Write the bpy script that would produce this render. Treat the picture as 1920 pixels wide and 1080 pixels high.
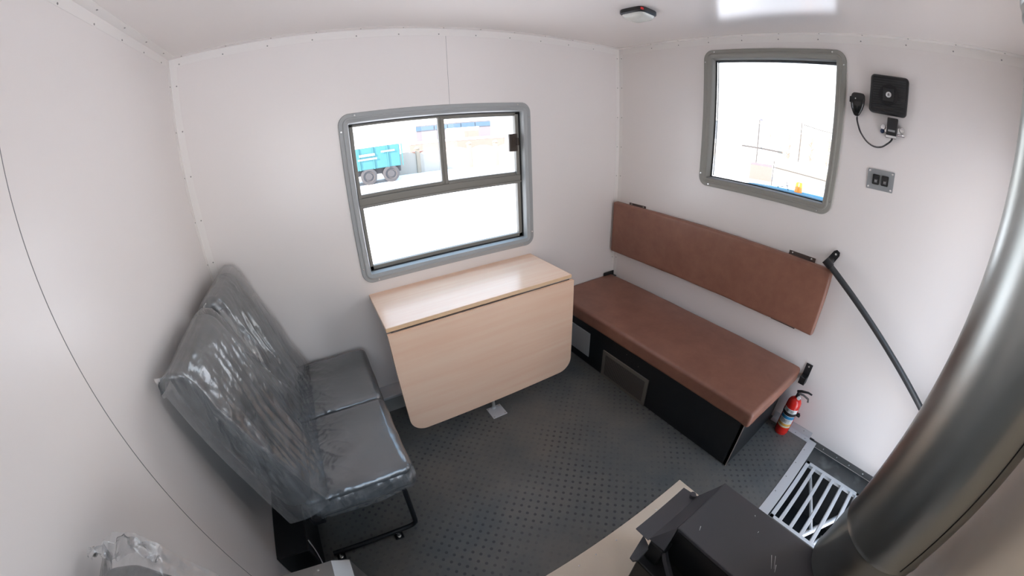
import bpy, bmesh, math, random
from mathutils import Vector, Matrix, Euler, noise

for _o in list(bpy.data.objects):
    bpy.data.objects.remove(_o, do_unlink=True)
S = bpy.context.scene
C = S.collection
PI = math.pi
random.seed(7)

# ---------------------------------------------------------------- camera
cd = bpy.data.cameras.new('camera')
cam = bpy.data.objects.new('camera', cd); C.objects.link(cam)
cam.location = (-1.9917, -1.8707, 1.5498)
cam.rotation_euler = (1.12855, 0.04052, -0.53527)
cd.type = 'PANO'
cd.sensor_fit = 'HORIZONTAL'; cd.sensor_width = 36.0; cd.sensor_height = 20.25
cd.clip_start = 0.01; cd.clip_end = 2000
pc = cd if hasattr(cd, 'panorama_type') else cd.cycles
pc.panorama_type = 'FISHEYE_LENS_POLYNOMIAL'
pc.fisheye_fov = PI
MM = 36.0 / 1920.0
pc.fisheye_polynomial_k0 = 0.0
pc.fisheye_polynomial_k1 = -0.0014611338 / MM
pc.fisheye_polynomial_k2 = 0.0
pc.fisheye_polynomial_k3 = 0.110543734e-9 / MM ** 3
pc.fisheye_polynomial_k4 = 0.0
S.camera = cam

# ---------------------------------------------------------------- world, sun, exposure
SKY = 2.0
w = bpy.data.worlds.new('world'); S.world = w; w.use_nodes = True
wn = w.node_tree; wn.nodes.clear()
tc = wn.nodes.new('ShaderNodeTexCoord'); sx = wn.nodes.new('ShaderNodeSeparateXYZ')
rp = wn.nodes.new('ShaderNodeValToRGB'); bg = wn.nodes.new('ShaderNodeBackground'); wo = wn.nodes.new('ShaderNodeOutputWorld')
rp.color_ramp.elements[0].position = 0.0; rp.color_ramp.elements[0].color = (1.0, 0.97, 0.95, 1)
rp.color_ramp.elements[1].position = 0.7; rp.color_ramp.elements[1].color = (0.46, 0.70, 1.0, 1)
wn.links.new(tc.outputs['Generated'], sx.inputs[0]); wn.links.new(sx.outputs['Z'], rp.inputs[0])
wn.links.new(rp.outputs[0], bg.inputs[0]); bg.inputs[1].default_value = SKY
wn.links.new(bg.outputs[0], wo.inputs[0])

sd = bpy.data.lights.new('sun', 'SUN'); sun = bpy.data.objects.new('sun', sd); C.objects.link(sun)
sd.energy = 9.5; sd.color = (1.0, 0.76, 0.58); sd.angle = math.radians(0.6)
sun.rotation_euler = Vector((-0.9, -0.18, 0.52)).to_track_quat('Z', 'Y').to_euler()

def portal(name, loc, rot, sxx, syy):
    l = bpy.data.lights.new(name, 'AREA'); l.shape = 'RECTANGLE'; l.size = sxx; l.size_y = syy
    l.cycles.is_portal = True
    o = bpy.data.objects.new(name, l); C.objects.link(o); o.location = loc; o.rotation_euler = rot
    return o
portal('portal_side_window', (-1.298, 0.10, 1.245), (-PI/2, 0, 0), 1.0, 0.8)
portal('portal_front_window', (0.10, -1.08, 1.625), (0, PI/2, 0), 0.72, 0.72)
portal('portal_doorway', (-0.43, -2.50, 0.60), (PI/2, 0, 0), 0.46, 2.1)
portal('portal_added_window', (-2.01, -2.50, 1.35), (PI/2, 0, 0), 1.02, 1.14)

S.view_settings.view_transform = 'Standard'; S.view_settings.look = 'None'
S.view_settings.exposure = 1.20; S.view_settings.gamma = 1.0
S.view_settings.use_curve_mapping = False
if hasattr(S, 'cycles'):
    S.cycles.max_bounces = 14; S.cycles.diffuse_bounces = 8; S.cycles.glossy_bounces = 5
    S.cycles.transparent_max_bounces = 24; S.cycles.sample_clamp_indirect = 6.0
    S.cycles.caustics_reflective = False; S.cycles.caustics_refractive = False

# ---------------------------------------------------------------- room numbers
W = 2.60; H = 2.094; D = 2.40; T = 0.09      # room x in -W..0, y in -D..0

# ---------------------------------------------------------------- materials
def mat(name, col, rough=0.5, metal=0.0, spec=0.5, coat=0.0, ior=1.5, bump=None, var=None, aniso=0):
    m = bpy.data.materials.new(name); m.use_nodes = True
    nt = m.node_tree; b = nt.nodes['Principled BSDF']
    b.inputs['Base Color'].default_value = (*col, 1)
    b.inputs['Roughness'].default_value = rough
    b.inputs['Metallic'].default_value = metal
    b.inputs['Specular IOR Level'].default_value = spec
    b.inputs['IOR'].default_value = ior
    b.inputs['Coat Weight'].default_value = coat
    b.inputs['Anisotropic'].default_value = aniso
    if bump or var:
        t = nt.nodes.new('ShaderNodeTexCoord')
    if bump:   # (scale, strength, distance)
        n = nt.nodes.new('ShaderNodeTexNoise'); n.inputs['Scale'].default_value = bump[0]; n.inputs['Detail'].default_value = 4
        bp = nt.nodes.new('ShaderNodeBump'); bp.inputs['Strength'].default_value = bump[1]; bp.inputs['Distance'].default_value = bump[2]
        nt.links.new(t.outputs['Object'], n.inputs['Vector']); nt.links.new(n.outputs['Fac'], bp.inputs['Height'])
        nt.links.new(bp.outputs[0], b.inputs['Normal'])
    if var:    # (scale, colour2, (stretch))
        mp = nt.nodes.new('ShaderNodeMapping'); mp.inputs['Scale'].default_value = var[2] if len(var) > 2 else (1, 1, 1)
        n2 = nt.nodes.new('ShaderNodeTexNoise'); n2.inputs['Scale'].default_value = var[0]; n2.inputs['Detail'].default_value = 5
        r = nt.nodes.new('ShaderNodeValToRGB'); r.color_ramp.elements[0].position = 0.35; r.color_ramp.elements[1].position = 0.65
        r.color_ramp.elements[0].color = (*col, 1); r.color_ramp.elements[1].color = (*var[1], 1)
        nt.links.new(t.outputs['Object'], mp.inputs[0]); nt.links.new(mp.outputs[0], n2.inputs['Vector'])
        nt.links.new(n2.outputs['Fac'], r.inputs[0]); nt.links.new(r.outputs[0], b.inputs['Base Color'])
    return m

M = {}
M['wall'] = mat('white_wall_panel', (0.82, 0.78, 0.755), 0.30, spec=0.5, bump=(3, 0.10, 0.004))
M['ceil'] = mat('white_ceiling_panel', (0.83, 0.785, 0.755), 0.20, spec=0.5, bump=(2.2, 0.06, 0.004))
M['trim'] = mat('white_angle_trim', (0.84, 0.81, 0.78), 0.35)
M['seam'] = mat('panel_joint', (0.22, 0.22, 0.22), 0.6)
M['screw'] = mat('screw_head_grey', (0.30, 0.29, 0.28), 0.4, 0.3)
M['screwb'] = mat('screw_head_bright', (0.85, 0.85, 0.83), 0.25, 0.9)
M['winA'] = mat('grey_window_surround', (0.36, 0.375, 0.375), 0.5)
M['winB'] = mat('olive_grey_window_surround', (0.30, 0.295, 0.265), 0.5)
M['sash'] = mat('dark_grey_sash', (0.21, 0.20, 0.175), 0.5)
M['gasket'] = mat('black_gasket', (0.012, 0.013, 0.015), 0.5)
M['latch'] = mat('brown_black_latch', (0.045, 0.03, 0.02), 0.35)
M['black'] = mat('black_plastic', (0.016, 0.016, 0.017), 0.42)
M['blackgloss'] = mat('black_gloss_plastic', (0.012, 0.013, 0.012), 0.15)
M['blacksteel'] = mat('black_painted_steel', (0.010, 0.011, 0.013), 0.35)
M['stove'] = mat('dark_grey_heatproof_steel', (0.075, 0.074, 0.080), 0.5, 0.1, bump=(160, 0.08, 0.001), var=(3, (0.088, 0.078, 0.086)))
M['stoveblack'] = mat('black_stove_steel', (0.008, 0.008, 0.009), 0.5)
M['alu'] = mat('bare_aluminium_sheet', (0.50, 0.49, 0.47), 0.36, 0.8, bump=(60, 0.05, 0.001))
M['alupaint'] = mat('pale_grey_painted_metal', (0.62, 0.63, 0.64), 0.4, 0.15)
M['steelgrey'] = mat('grey_steel_plate', (0.17, 0.17, 0.168), 0.45, 0.4)
M['chrome'] = mat('chrome', (0.8, 0.8, 0.8), 0.12, 1.0)
M['rail'] = mat('dark_grey_rail_paint', (0.040, 0.042, 0.044), 0.38)
M['bronze'] = mat('brown_steel_bracket', (0.10, 0.075, 0.065), 0.45, 0.3)
M['red'] = mat('red_extinguisher_paint', (0.70, 0.02, 0.012), 0.22, coat=0.3)
M['labelwhite'] = mat('label_white', (0.75, 0.76, 0.76), 0.4)
M['labelblue'] = mat('label_blue', (0.03, 0.25, 0.50), 0.4)
M['labelyellow'] = mat('label_yellow', (0.75, 0.42, 0.10), 0.4)
M['ledred'] = mat('red_mark', (0.7, 0.02, 0.02), 0.3)
M['lens'] = mat('milky_lamp_lens', (0.62, 0.62, 0.57), 0.25)
M['panelgrey'] = mat('switch_plate_grey', (0.33, 0.345, 0.35), 0.4, 0.3)
M['brushgrey'] = mat('grey_duct_paint', (0.30, 0.31, 0.30), 0.4)
M['void'] = mat('dark_step_well', (0.012, 0.014, 0.016), 0.7)
M['tan'] = mat('beige_galvanised_sheet', (0.90, 0.77, 0.61), 0.42, 0.0, bump=(40, 0.04, 0.001), var=(6, (0.84, 0.72, 0.58)))
M['laminate_edge'] = mat('beech_edge_band', (0.74, 0.52, 0.32), 0.4)
M['snow'] = mat('snow', (0.90, 0.91, 0.93), 0.8, bump=(0.6, 0.5, 0.05))
M['blackwood'] = mat('black_laminated_board', (0.010, 0.011, 0.013), 0.42, bump=(90, 0.1, 0.0006))
M['grille'] = mat('grey_vent_plastic', (0.16, 0.15, 0.135), 0.45)
M['grilledark'] = mat('dark_vent_slots', (0.02, 0.02, 0.02), 0.6)
M['hatch'] = mat('pale_grey_hatch', (0.42, 0.44, 0.45), 0.4)

def wood():
    m = bpy.data.materials.new('pale_beech_laminate'); m.use_nodes = True
    nt = m.node_tree; b = nt.nodes['Principled BSDF']
    t = nt.nodes.new('ShaderNodeTexCoord'); mp = nt.nodes.new('ShaderNodeMapping'); mp.inputs['Scale'].default_value = (1.0, 22, 22)
    n = nt.nodes.new('ShaderNodeTexNoise'); n.inputs['Scale'].default_value = 1.6; n.inputs['Detail'].default_value = 8; n.inputs['Distortion'].default_value = 0.35
    r = nt.nodes.new('ShaderNodeValToRGB')
    r.color_ramp.elements[0].position = 0.3; r.color_ramp.elements[0].color = (0.90, 0.60, 0.43, 1)
    r.color_ramp.elements[1].position = 0.7; r.color_ramp.elements[1].color = (0.93, 0.675, 0.50, 1)
    nt.links.new(t.outputs['Object'], mp.inputs[0]); nt.links.new(mp.outputs[0], n.inputs['Vector'])
    nt.links.new(n.outputs['Fac'], r.inputs[0]); nt.links.new(r.outputs[0], b.inputs['Base Color'])
    b.inputs['Roughness'].default_value = 0.24
    return m
M['wood'] = wood()

def leather(name, c1, c2, sc=9, rough=0.42):
    m = mat(name, c1, rough, spec=0.5)
    nt = m.node_tree; b = nt.nodes['Principled BSDF']
    t = nt.nodes.new('ShaderNodeTexCoord'); n = nt.nodes.new('ShaderNodeTexNoise'); n.inputs['Scale'].default_value = sc; n.inputs['Detail'].default_value = 6; n.inputs['Roughness'].default_value = 0.65
    r = nt.nodes.new('ShaderNodeValToRGB'); r.color_ramp.elements[0].position = 0.35; r.color_ramp.elements[1].position = 0.68
    r.color_ramp.elements[0].color = (*c1, 1); r.color_ramp.elements[1].color = (*c2, 1)
    v = nt.nodes.new('ShaderNodeTexVoronoi'); v.inputs['Scale'].default_value = 420
    bp = nt.nodes.new('ShaderNodeBump'); bp.inputs['Strength'].default_value = 0.25; bp.inputs['Distance'].default_value = 0.0008
    nt.links.new(t.outputs['Object'], n.inputs['Vector']); nt.links.new(t.outputs['Object'], v.inputs['Vector'])
    nt.links.new(n.outputs['Fac'], r.inputs[0]); nt.links.new(r.outputs[0], b.inputs['Base Color'])
    nt.links.new(v.outputs['Distance'], bp.inputs['Height']); nt.links.new(bp.outputs[0], b.inputs['Normal'])
    return m
M['leather'] = leather('brown_leatherette', (0.240, 0.105, 0.070), (0.300, 0.138, 0.092))
M['seat'] = leather('charcoal_leatherette', (0.040, 0.043, 0.045), (0.052, 0.055, 0.057))

def film(name, veil=0.22, rough=0.13, sc=(60, 9, 14)):
    m = bpy.data.materials.new(name); m.use_nodes = True
    nt = m.node_tree; nt.nodes.clear()
    out = nt.nodes.new('ShaderNodeOutputMaterial')
    tr = nt.nodes.new('ShaderNodeBsdfTransparent'); tr.inputs[0].default_value = (0.93, 0.94, 0.95, 1)
    gl = nt.nodes.new('ShaderNodeBsdfGlossy'); gl.inputs['Roughness'].default_value = rough
    df = nt.nodes.new('ShaderNodeBsdfDiffuse'); df.inputs[0].default_value = (0.62, 0.64, 0.65, 1)
    t = nt.nodes.new('ShaderNodeTexCoord'); mp = nt.nodes.new('ShaderNodeMapping'); mp.inputs['Scale'].default_value = sc; mp.inputs['Rotation'].default_value = (0.35, 0.2, 0)
    n = nt.nodes.new('ShaderNodeTexNoise'); n.inputs['Scale'].default_value = 1.0; n.inputs['Detail'].default_value = 5; n.inputs['Distortion'].default_value = 0.8
    bp = nt.nodes.new('ShaderNodeBump'); bp.inputs['Strength'].default_value = 0.6; bp.inputs['Distance'].default_value = 0.006
    fr = nt.nodes.new('ShaderNodeFresnel'); fr.inputs['IOR'].default_value = 1.6
    ad = nt.nodes.new('ShaderNodeMath'); ad.operation = 'ADD'; ad.inputs[1].default_value = 0.07; ad.use_clamp = True
    m1 = nt.nodes.new('ShaderNodeMixShader'); m2 = nt.nodes.new('ShaderNodeMixShader')
    r = nt.nodes.new('ShaderNodeValToRGB'); r.color_ramp.elements[0].position = 0.3; r.color_ramp.elements[1].position = 0.75
    r.color_ramp.elements[0].color = (veil*0.55,)*3 + (1,); r.color_ramp.elements[1].color = (min(1, veil*1.6),)*3 + (1,)
    L = nt.links.new
    L(t.outputs['Object'], mp.inputs[0]); L(mp.outputs[0], n.inputs['Vector']); L(n.outputs['Fac'], bp.inputs['Height'])
    L(bp.outputs[0], gl.inputs['Normal']); L(bp.outputs[0], fr.inputs['Normal']); L(bp.outputs[0], df.inputs['Normal'])
    L(n.outputs['Fac'], r.inputs[0]); L(r.outputs[0], m1.inputs[0]); L(tr.outputs[0], m1.inputs[1]); L(df.outputs[0], m1.inputs[2])
    L(fr.outputs[0], ad.inputs[0]); L(ad.outputs[0], m2.inputs[0]); L(m1.outputs[0], m2.inputs[1]); L(gl.outputs[0], m2.inputs[2])
    L(m2.outputs[0], out.inputs[0])
    return m
M['film'] = film('clear_polythene_film', 0.17, 0.16)
M['filmtight'] = film('clear_polythene_film_tight', 0.15, 0.2, (5, 7, 9))

def glass(name):
    m = bpy.data.materials.new(name); m.use_nodes = True
    nt = m.node_tree; nt.nodes.clear(); L = nt.links.new
    out = nt.nodes.new('ShaderNodeOutputMaterial'); tr = nt.nodes.new('ShaderNodeBsdfTransparent'); tr.inputs[0].default_value = (0.95, 0.965, 0.96, 1)
    gl = nt.nodes.new('ShaderNodeBsdfGlossy'); gl.inputs['Roughness'].default_value = 0.0
    fr = nt.nodes.new('ShaderNodeFresnel'); fr.inputs['IOR'].default_value = 1.45; mx = nt.nodes.new('ShaderNodeMixShader')
    L(fr.outputs[0], mx.inputs[0]); L(tr.outputs[0], mx.inputs[1]); L(gl.outputs[0], mx.inputs[2]); L(mx.outputs[0], out.inputs[0])
    return m
M['glass'] = glass('window_glass')

def floor_mat():
    m = bpy.data.materials.new('studded_rubber_floor'); m.use_nodes = True
    nt = m.node_tree; b = nt.nodes['Principled BSDF']; L = nt.links.new
    t = nt.nodes.new('ShaderNodeTexCoord'); sp = nt.nodes.new('ShaderNodeSeparateXYZ'); L(t.outputs['Object'], sp.inputs[0])
    def mth(op, a, bb=None, clamp=False):
        x = nt.nodes.new('ShaderNodeMath'); x.operation = op; x.use_clamp = clamp
        for i, v in enumerate((a, bb)):
            if v is None: continue
            if isinstance(v, (int, float)): x.inputs[i].default_value = v
            else: L(v, x.inputs[i])
        return x.outputs[0]
    px = mth('ADD', sp.outputs['X'], 0.927); py = mth('ADD', sp.outputs['Y'], 1.263)
    u = mth('MULTIPLY', mth('ADD', px, py), 1 / 0.0505); v = mth('MULTIPLY', mth('SUBTRACT', px, py), 1 / 0.0505)
    def cell(a):
        f = mth('FRACT', mth('ADD', a, 200.5)); return mth('SUBTRACT', f, 0.5)
    cu = cell(u); cv = cell(v)
    # oval studs, alternately turned
    d = mth('SQRT', mth('ADD', mth('MULTIPLY', cu, cu), mth('MULTIPLY', cv, cv)))
    dot = mth('SUBTRACT', 1.0, mth('MULTIPLY', mth('SUBTRACT', d, 0.15), 12.0), clamp=True)
    wear = nt.nodes.new('ShaderNodeTexNoise'); wear.inputs['Scale'].default_value = 2.2; wear.inputs['Detail'].default_value = 3
    L(t.outputs['Object'], wear.inputs['Vector'])
    wr = mth('MULTIPLY', mth('SUBTRACT', wear.outputs['Fac'], 0.44), 6.0, clamp=True)
    dotw = mth('MULTIPLY', dot, mth('ADD', mth('MULTIPLY', wr, 0.62), 0.10))
    dust = nt.nodes.new('ShaderNodeTexNoise'); dust.inputs['Scale'].default_value = 1.7; dust.inputs['Detail'].default_value = 8; dust.inputs['Roughness'].default_value = 0.7
    L(t.outputs['Object'], dust.inputs['Vector'])
    r = nt.nodes.new('ShaderNodeValToRGB'); r.color_ramp.elements[0].position = 0.35; r.color_ramp.elements[1].position = 0.7
    r.color_ramp.elements[0].color = (0.085, 0.100, 0.104, 1); r.color_ramp.elements[1].color = (0.175, 0.162, 0.142, 1)
    L(dust.outputs['Fac'], r.inputs[0])
    mx = nt.nodes.new('ShaderNodeMix'); mx.data_type = 'RGBA'
    L(dotw, mx.inputs[0]); L(r.outputs[0], mx.inputs[6]); mx.inputs[7].default_value = (0.016, 0.020, 0.024, 1)
    L(mx.outputs[2], b.inputs['Base Color'])
    b.inputs['Roughness'].default_value = 0.5
    bp = nt.nodes.new('ShaderNodeBump'); bp.inputs['Strength'].default_value = 0.5; bp.inputs['Distance'].default_value = 0.0015
    L(dot, bp.inputs['Height']); L(bp.outputs[0], b.inputs['Normal'])
    return m
M['floor'] = floor_mat()

def checker_plate():
    m = mat('worn_checker_plate', (0.16, 0.165, 0.165), 0.45, 0.5)
    nt = m.node_tree; b = nt.nodes['Principled BSDF']; L = nt.links.new
    t = nt.nodes.new('ShaderNodeTexCoord'); v = nt.nodes.new('ShaderNodeTexVoronoi'); v.inputs['Scale'].default_value = 38; v.inputs['Randomness'].default_value = 0.15
    r = nt.nodes.new('ShaderNodeValToRGB'); r.color_ramp.elements[0].position = 0.20; r.color_ramp.elements[0].color = (0.02, 0.022, 0.024, 1)
    r.color_ramp.elements[1].position = 0.32; r.color_ramp.elements[1].color = (0.095, 0.10, 0.10, 1)
    n = nt.nodes.new('ShaderNodeTexNoise'); n.inputs['Scale'].default_value = 9
    mx = nt.nodes.new('ShaderNodeMix'); mx.data_type = 'RGBA'; mx.inputs[7].default_value = (0.30, 0.31, 0.31, 1)
    mr = nt.nodes.new('ShaderNodeValToRGB'); mr.color_ramp.elements[0].position = 0.52; mr.color_ramp.elements[1].position = 0.70
    mr.color_ramp.elements[1].color = (0.6, 0.6, 0.6, 1)
    L(t.outputs['Object'], v.inputs['Vector']); L(v.outputs['Distance'], r.inputs[0]); L(t.outputs['Object'], n.inputs['Vector'])
    L(n.outputs['Fac'], mr.inputs[0]); L(mr.outputs[0], mx.inputs[0]); L(r.outputs[0], mx.inputs[6]); L(mx.outputs[2], b.inputs['Base Color'])
    return m
M['checker'] = checker_plate()

def pipe_mat():
    m = mat('galvanised_flue_steel', (0.43, 0.445, 0.43), 0.3, 1.0)
    nt = m.node_tree; b = nt.nodes['Principled BSDF']; L = nt.links.new
    t = nt.nodes.new('ShaderNodeTexCoord'); n = nt.nodes.new('ShaderNodeTexNoise'); n.inputs['Scale'].default_value = 5; n.inputs['Detail'].default_value = 6
    r = nt.nodes.new('ShaderNodeValToRGB'); r.color_ramp.elements[0].color = (0.30,)*3 + (1,); r.color_ramp.elements[1].color = (0.36,)*3 + (1,)
    L(t.outputs['Object'], n.inputs['Vector']); L(n.outputs['Fac'], r.inputs[0]); L(r.outputs[0], b.inputs['Roughness'])
    return m
M['pipe'] = pipe_mat()

# ---------------------------------------------------------------- helpers
def obj(name, bm, m, parent=None, smooth=False, ang=35):
    me = bpy.data.meshes.new(name)
    bmesh.ops.recalc_face_normals(bm, faces=bm.faces[:])
    bm.to_mesh(me); bm.free()
    ms = m if isinstance(m, (list, tuple)) else [m]
    for x in ms: me.materials.append(x)
    if smooth:
        for p in me.polygons: p.use_smooth = True
        try: me.set_sharp_from_angle(angle=math.radians(ang))
        except Exception: pass
    o = bpy.data.objects.new(name, me); C.objects.link(o)
    if parent: o.parent = parent
    return o

def thing(name, label, cat, loc=(0, 0, 0), group=None):
    o = bpy.data.objects.new(name, None); o.empty_display_size = 0.05
    C.objects.link(o); o.location = loc
    o['label'] = label; o['category'] = cat
    if group: o['group'] = group
    return o
def tag(o, label, cat, group=None, kind=None):
    o['label'] = label; o['category'] = cat
    if group: o['group'] = group
    if kind: o['kind'] = kind
    return o
def struct(name, bm, m, parent=None, label=None, cat=None, smooth=False):
    o = obj(name, bm, m, parent, smooth)
    if not parent:
        o['kind'] = 'structure'
        if label: o['label'] = label
        if cat: o['category'] = cat
    return o

def box(bm, lo, hi, bevel=0.0, seg=2, mi=0, rot=None, piv=None):
    """axis-aligned box lo..hi, optional bevel, optional rotation matrix about piv"""
    c = [(a + b) / 2 for a, b in zip(lo, hi)]; s = [abs(b - a) for a, b in zip(lo, hi)]
    t = bmesh.new(); bmesh.ops.create_cube(t, size=1.0)
    for v in t.verts: v.co = Vector((v.co.x * s[0], v.co.y * s[1], v.co.z * s[2]))
    if bevel > 0:
        bmesh.ops.bevel(t, geom=t.edges[:], offset=min(bevel, min(s) * 0.49), segments=seg, profile=0.5, affect='EDGES')
    for v in t.verts:
        v.co += Vector(c)
        if rot is not None: v.co = rot @ (v.co - Vector(piv)) + Vector(piv)
    for f in t.faces: f.material_index = mi
    me = bpy.data.meshes.new('tmp'); t.to_mesh(me); t.free(); bm.from_mesh(me); bpy.data.meshes.remove(me)
    return bm
def B(*a, **k):
    return box(bmesh.new(), *a, **k)

def cyl(bm, p0, p1, r0, r1=None, n=24, caps=True, mi=0):
    p0 = Vector(p0); p1 = Vector(p1); r1 = r0 if r1 is None else r1
    d = (p1 - p0).normalized(); a = d.orthogonal().normalized(); b = d.cross(a)
    R = [[bm.verts.new(p + (a * math.cos(2*PI*i/n) + b * math.sin(2*PI*i/n)) * r) for i in range(n)] for p, r in ((p0, r0), (p1, r1))]
    for i in range(n):
        f = bm.faces.new((R[0][i], R[0][(i+1) % n], R[1][(i+1) % n], R[1][i])); f.material_index = mi
    if caps:
        bm.faces.new(R[0][::-1]).material_index = mi; bm.faces.new(R[1]).material_index = mi
    return bm

def tube(bm, pts, r, n=12, mi=0, caps=True):
    pts = [Vector(p) for p in pts]; rings = []
    t0 = (pts[1] - pts[0]).normalized(); a = t0.orthogonal().normalized()
    for i, p in enumerate(pts):
        t = (pts[min(i+1, len(pts)-1)] - pts[max(i-1, 0)]).normalized()
        a = (a - t * a.dot(t)).normalized(); b = t.cross(a)
        rr = r[i] if isinstance(r, (list, tuple)) else r
        rings.append([bm.verts.new(p + (a * math.cos(2*PI*k/n) + b * math.sin(2*PI*k/n)) * rr) for k in range(n)])
    for i in range(len(pts) - 1):
        for k in range(n):
            f = bm.faces.new((rings[i][k], rings[i][(k+1) % n], rings[i+1][(k+1) % n], rings[i+1][k])); f.material_index = mi
    if caps:
        bm.faces.new(rings[0][::-1]).material_index = mi; bm.faces.new(rings[-1]).material_index = mi
    return bm

def round_path(pts, r, n=6):
    """polyline with rounded corners"""
    pts = [Vector(p) for p in pts]; out = [pts[0]]
    for i in range(1, len(pts) - 1):
        a = (pts[i-1] - pts[i]).normalized(); b = (pts[i+1] - pts[i]).normalized()
        p0 = pts[i] + a * r; p1 = pts[i] + b * r
        for k in range(n + 1):
            t = k / n
            out.append(p0 * (1-t)**2 + pts[i] * 2*t*(1-t) + p1 * t*t)
    out.append(pts[-1]); return out

def lathe(bm, c, prof, n=32, mi=None, axis='z'):
    """prof: list of (r, h); closed at r == 0"""
    rings = []
    for r, h in prof:
        ring = []
        for i in range(n):
            x, y = r * math.cos(2*PI*i/n), r * math.sin(2*PI*i/n)
            p = (x, y, h) if axis == 'z' else ((h, x, y) if axis == 'x' else (x, h, y))
            ring.append(bm.verts.new(Vector(c) + Vector(p)))
        rings.append(ring)
    for j in range(len(rings) - 1):
        for i in range(n):
            f = bm.faces.new((rings[j][i], rings[j][(i+1) % n], rings[j+1][(i+1) % n], rings[j+1][i]))
            if mi: f.material_index = mi[j]
    bm.faces.new(rings[0][::-1]); bm.faces.new(rings[-1])
    bmesh.ops.remove_doubles(bm, verts=bm.verts[:], dist=1e-6)
    return bm

def axis_pts(h, r, m, k=5):
    a = [-h + r * (1 - math.cos(PI/2 * i / k)) * 0 + r * (i / k) for i in range(k)]
    mid = [-h + r + (2*h - 2*r) * i / m for i in range(m + 1)]
    return a + mid + [-x for x in reversed(a)]

def rbox(size, r, seg=(8, 8, 8), disp=None, loc=(0, 0, 0), rot=None, squash=None):
    """soft rounded block; disp(p, n) -> offset along the normal"""
    hx, hy, hz = [s / 2 for s in size]
    bm = bmesh.new(); vm = {}
    X = axis_pts(hx, r, seg[0]); Y = axis_pts(hy, r, seg[1]); Z = axis_pts(hz, r, seg[2])
    def V(p):
        key = tuple(round(c, 6) for c in p)
        if key in vm: return vm[key]
        inner = Vector((max(-hx+r, min(hx-r, p[0])), max(-hy+r, min(hy-r, p[1])), max(-hz+r, min(hz-r, p[2]))))
        n = Vector(p) - inner
        n = n.normalized() if n.length > 1e-9 else Vector((0, 0, 1))
        q = inner + n * r
        if disp: q = q + n * disp(q, n)
        if rot is not None: q = rot @ q
        vm[key] = bm.verts.new(q + Vector(loc)); return vm[key]
    def sheet(A, Bq, f):
        for i in range(len(A) - 1):
            for j in range(len(Bq) - 1):
                vs = [V(f(A[i], Bq[j])), V(f(A[i+1], Bq[j])), V(f(A[i+1], Bq[j+1])), V(f(A[i], Bq[j+1]))]
                if len(set(vs)) == 4: bm.faces.new(vs)
    for s in (-1, 1):
        sheet(X, Y, lambda a, b: (a, b, s*hz)); sheet(X, Z, lambda a, b: (a, s*hy, b)); sheet(Y, Z, lambda a, b: (s*hx, a, b))
    return bm

def rrect(x0, x1, z0, z1, r, n=6):
    pts = []
    r = max(r, 0.0005)
    for cx, cz, a0 in ((x1-r, z1-r, 0), (x0+r, z1-r, PI/2), (x0+r, z0+r, PI), (x1-r, z0+r, 1.5*PI)):
        for k in range(n + 1):
            a = a0 + PI/2 * k / n
            pts.append((cx + r*math.cos(a), cz + r*math.sin(a)))
    return pts

def sweep_rect(prof, rect, r, put, n=8, closed=False):
    """prof: (inset, out) pairs; put(u, v, out) -> 3d point"""
    bm = bmesh.new(); rings = []
    for d, o in prof:
        rings.append([bm.verts.new(put(u, v, o)) for u, v in rrect(rect[0]+d, rect[1]-d, rect[2]+d, rect[3]-d, r-d, n)])
    m = len(rings[0])
    pairs = list(zip(rings[:-1], rings[1:])) + ([(rings[-1], rings[0])] if closed else [])
    for a, b in pairs:
        for i in range(m):
            bm.faces.new((a[i], a[(i+1) % m], b[(i+1) % m], b[i]))
    return bm

def plate(rect, r, depth, put, n=6, mi=0, bm=None):
    bm = bm or bmesh.new()
    o = rrect(*rect, r, n)
    a = [bm.verts.new(put(u, v, 0)) for u, v in o]; b = [bm.verts.new(put(u, v, depth)) for u, v in o]
    bm.faces.new(a[::-1]).material_index = mi; bm.faces.new(b).material_index = mi
    for i in range(len(o)):
        bm.faces.new((a[i], a[(i+1) % len(o)], b[(i+1) % len(o)], b[i])).material_index = mi
    return bm

def PY(u, v, o): return Vector((u, -o, v))           # side-window wall (y = 0), out = into the room
def PX(u, v, o): return Vector((-o, u, v))           # front wall (x = 0)

def screw(parent, p, n, r=0.0035, m='screw', name='screw'):
    p = Vector(p); n = Vector(n).normalized()
    bm = bmesh.new(); cyl(bm, p, p + n*0.0012, r, r*0.9, 10); cyl(bm, p + n*0.0012, p + n*0.0020, r*0.7, r*0.35, 10)
    return obj(name, bm, M[m], parent)

# ---------------------------------------------------------------- room shell
WA = (-1.8372, -0.7586, 0.8034, 1.6829)              # side window surround, outer edge (x0,x1,z0,z1)
WB = (-1.4824, -0.6816, 1.2295, 2.0208)              # front window surround (y0,y1,z0,z1)
def wall_with_hole(u0, u1, v0, v1, hole, put_box):
    bm = bmesh.new(); a0, a1, b0, b1 = hole
    for r in ((u0, a0, v0, v1), (a1, u1, v0, v1), (a0, a1, v0, b0), (a0, a1, b1, v1)): put_box(bm, *r)
    bmesh.ops.remove_doubles(bm, verts=bm.verts[:], dist=1e-5)
    return bm
ins = 0.03
bw = wall_with_hole(-W-T, T, -0.12, H+T, (WA[0]+ins, WA[1]-ins, WA[2]+ins, WA[3]-ins), lambda bm, a, b, c, d: box(bm, (a, 0, c), (b, T, d)))
box(bw, (-1.2552, -0.0006, 1.683), (-1.2538, 0.0, 2.056), mi=1)
struct('wall_back', bw, [M['wall'], M['seam']])
fw = wall_with_hole(-D-T, 0, -0.12, H+T, (WB[0]+ins, WB[1]-ins, WB[2]+ins, WB[3]-ins), lambda bm, a, b, c, d: box(bm, (0, a, c), (T, b, d)))
struct('wall_right', fw, M['wall'])
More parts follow.
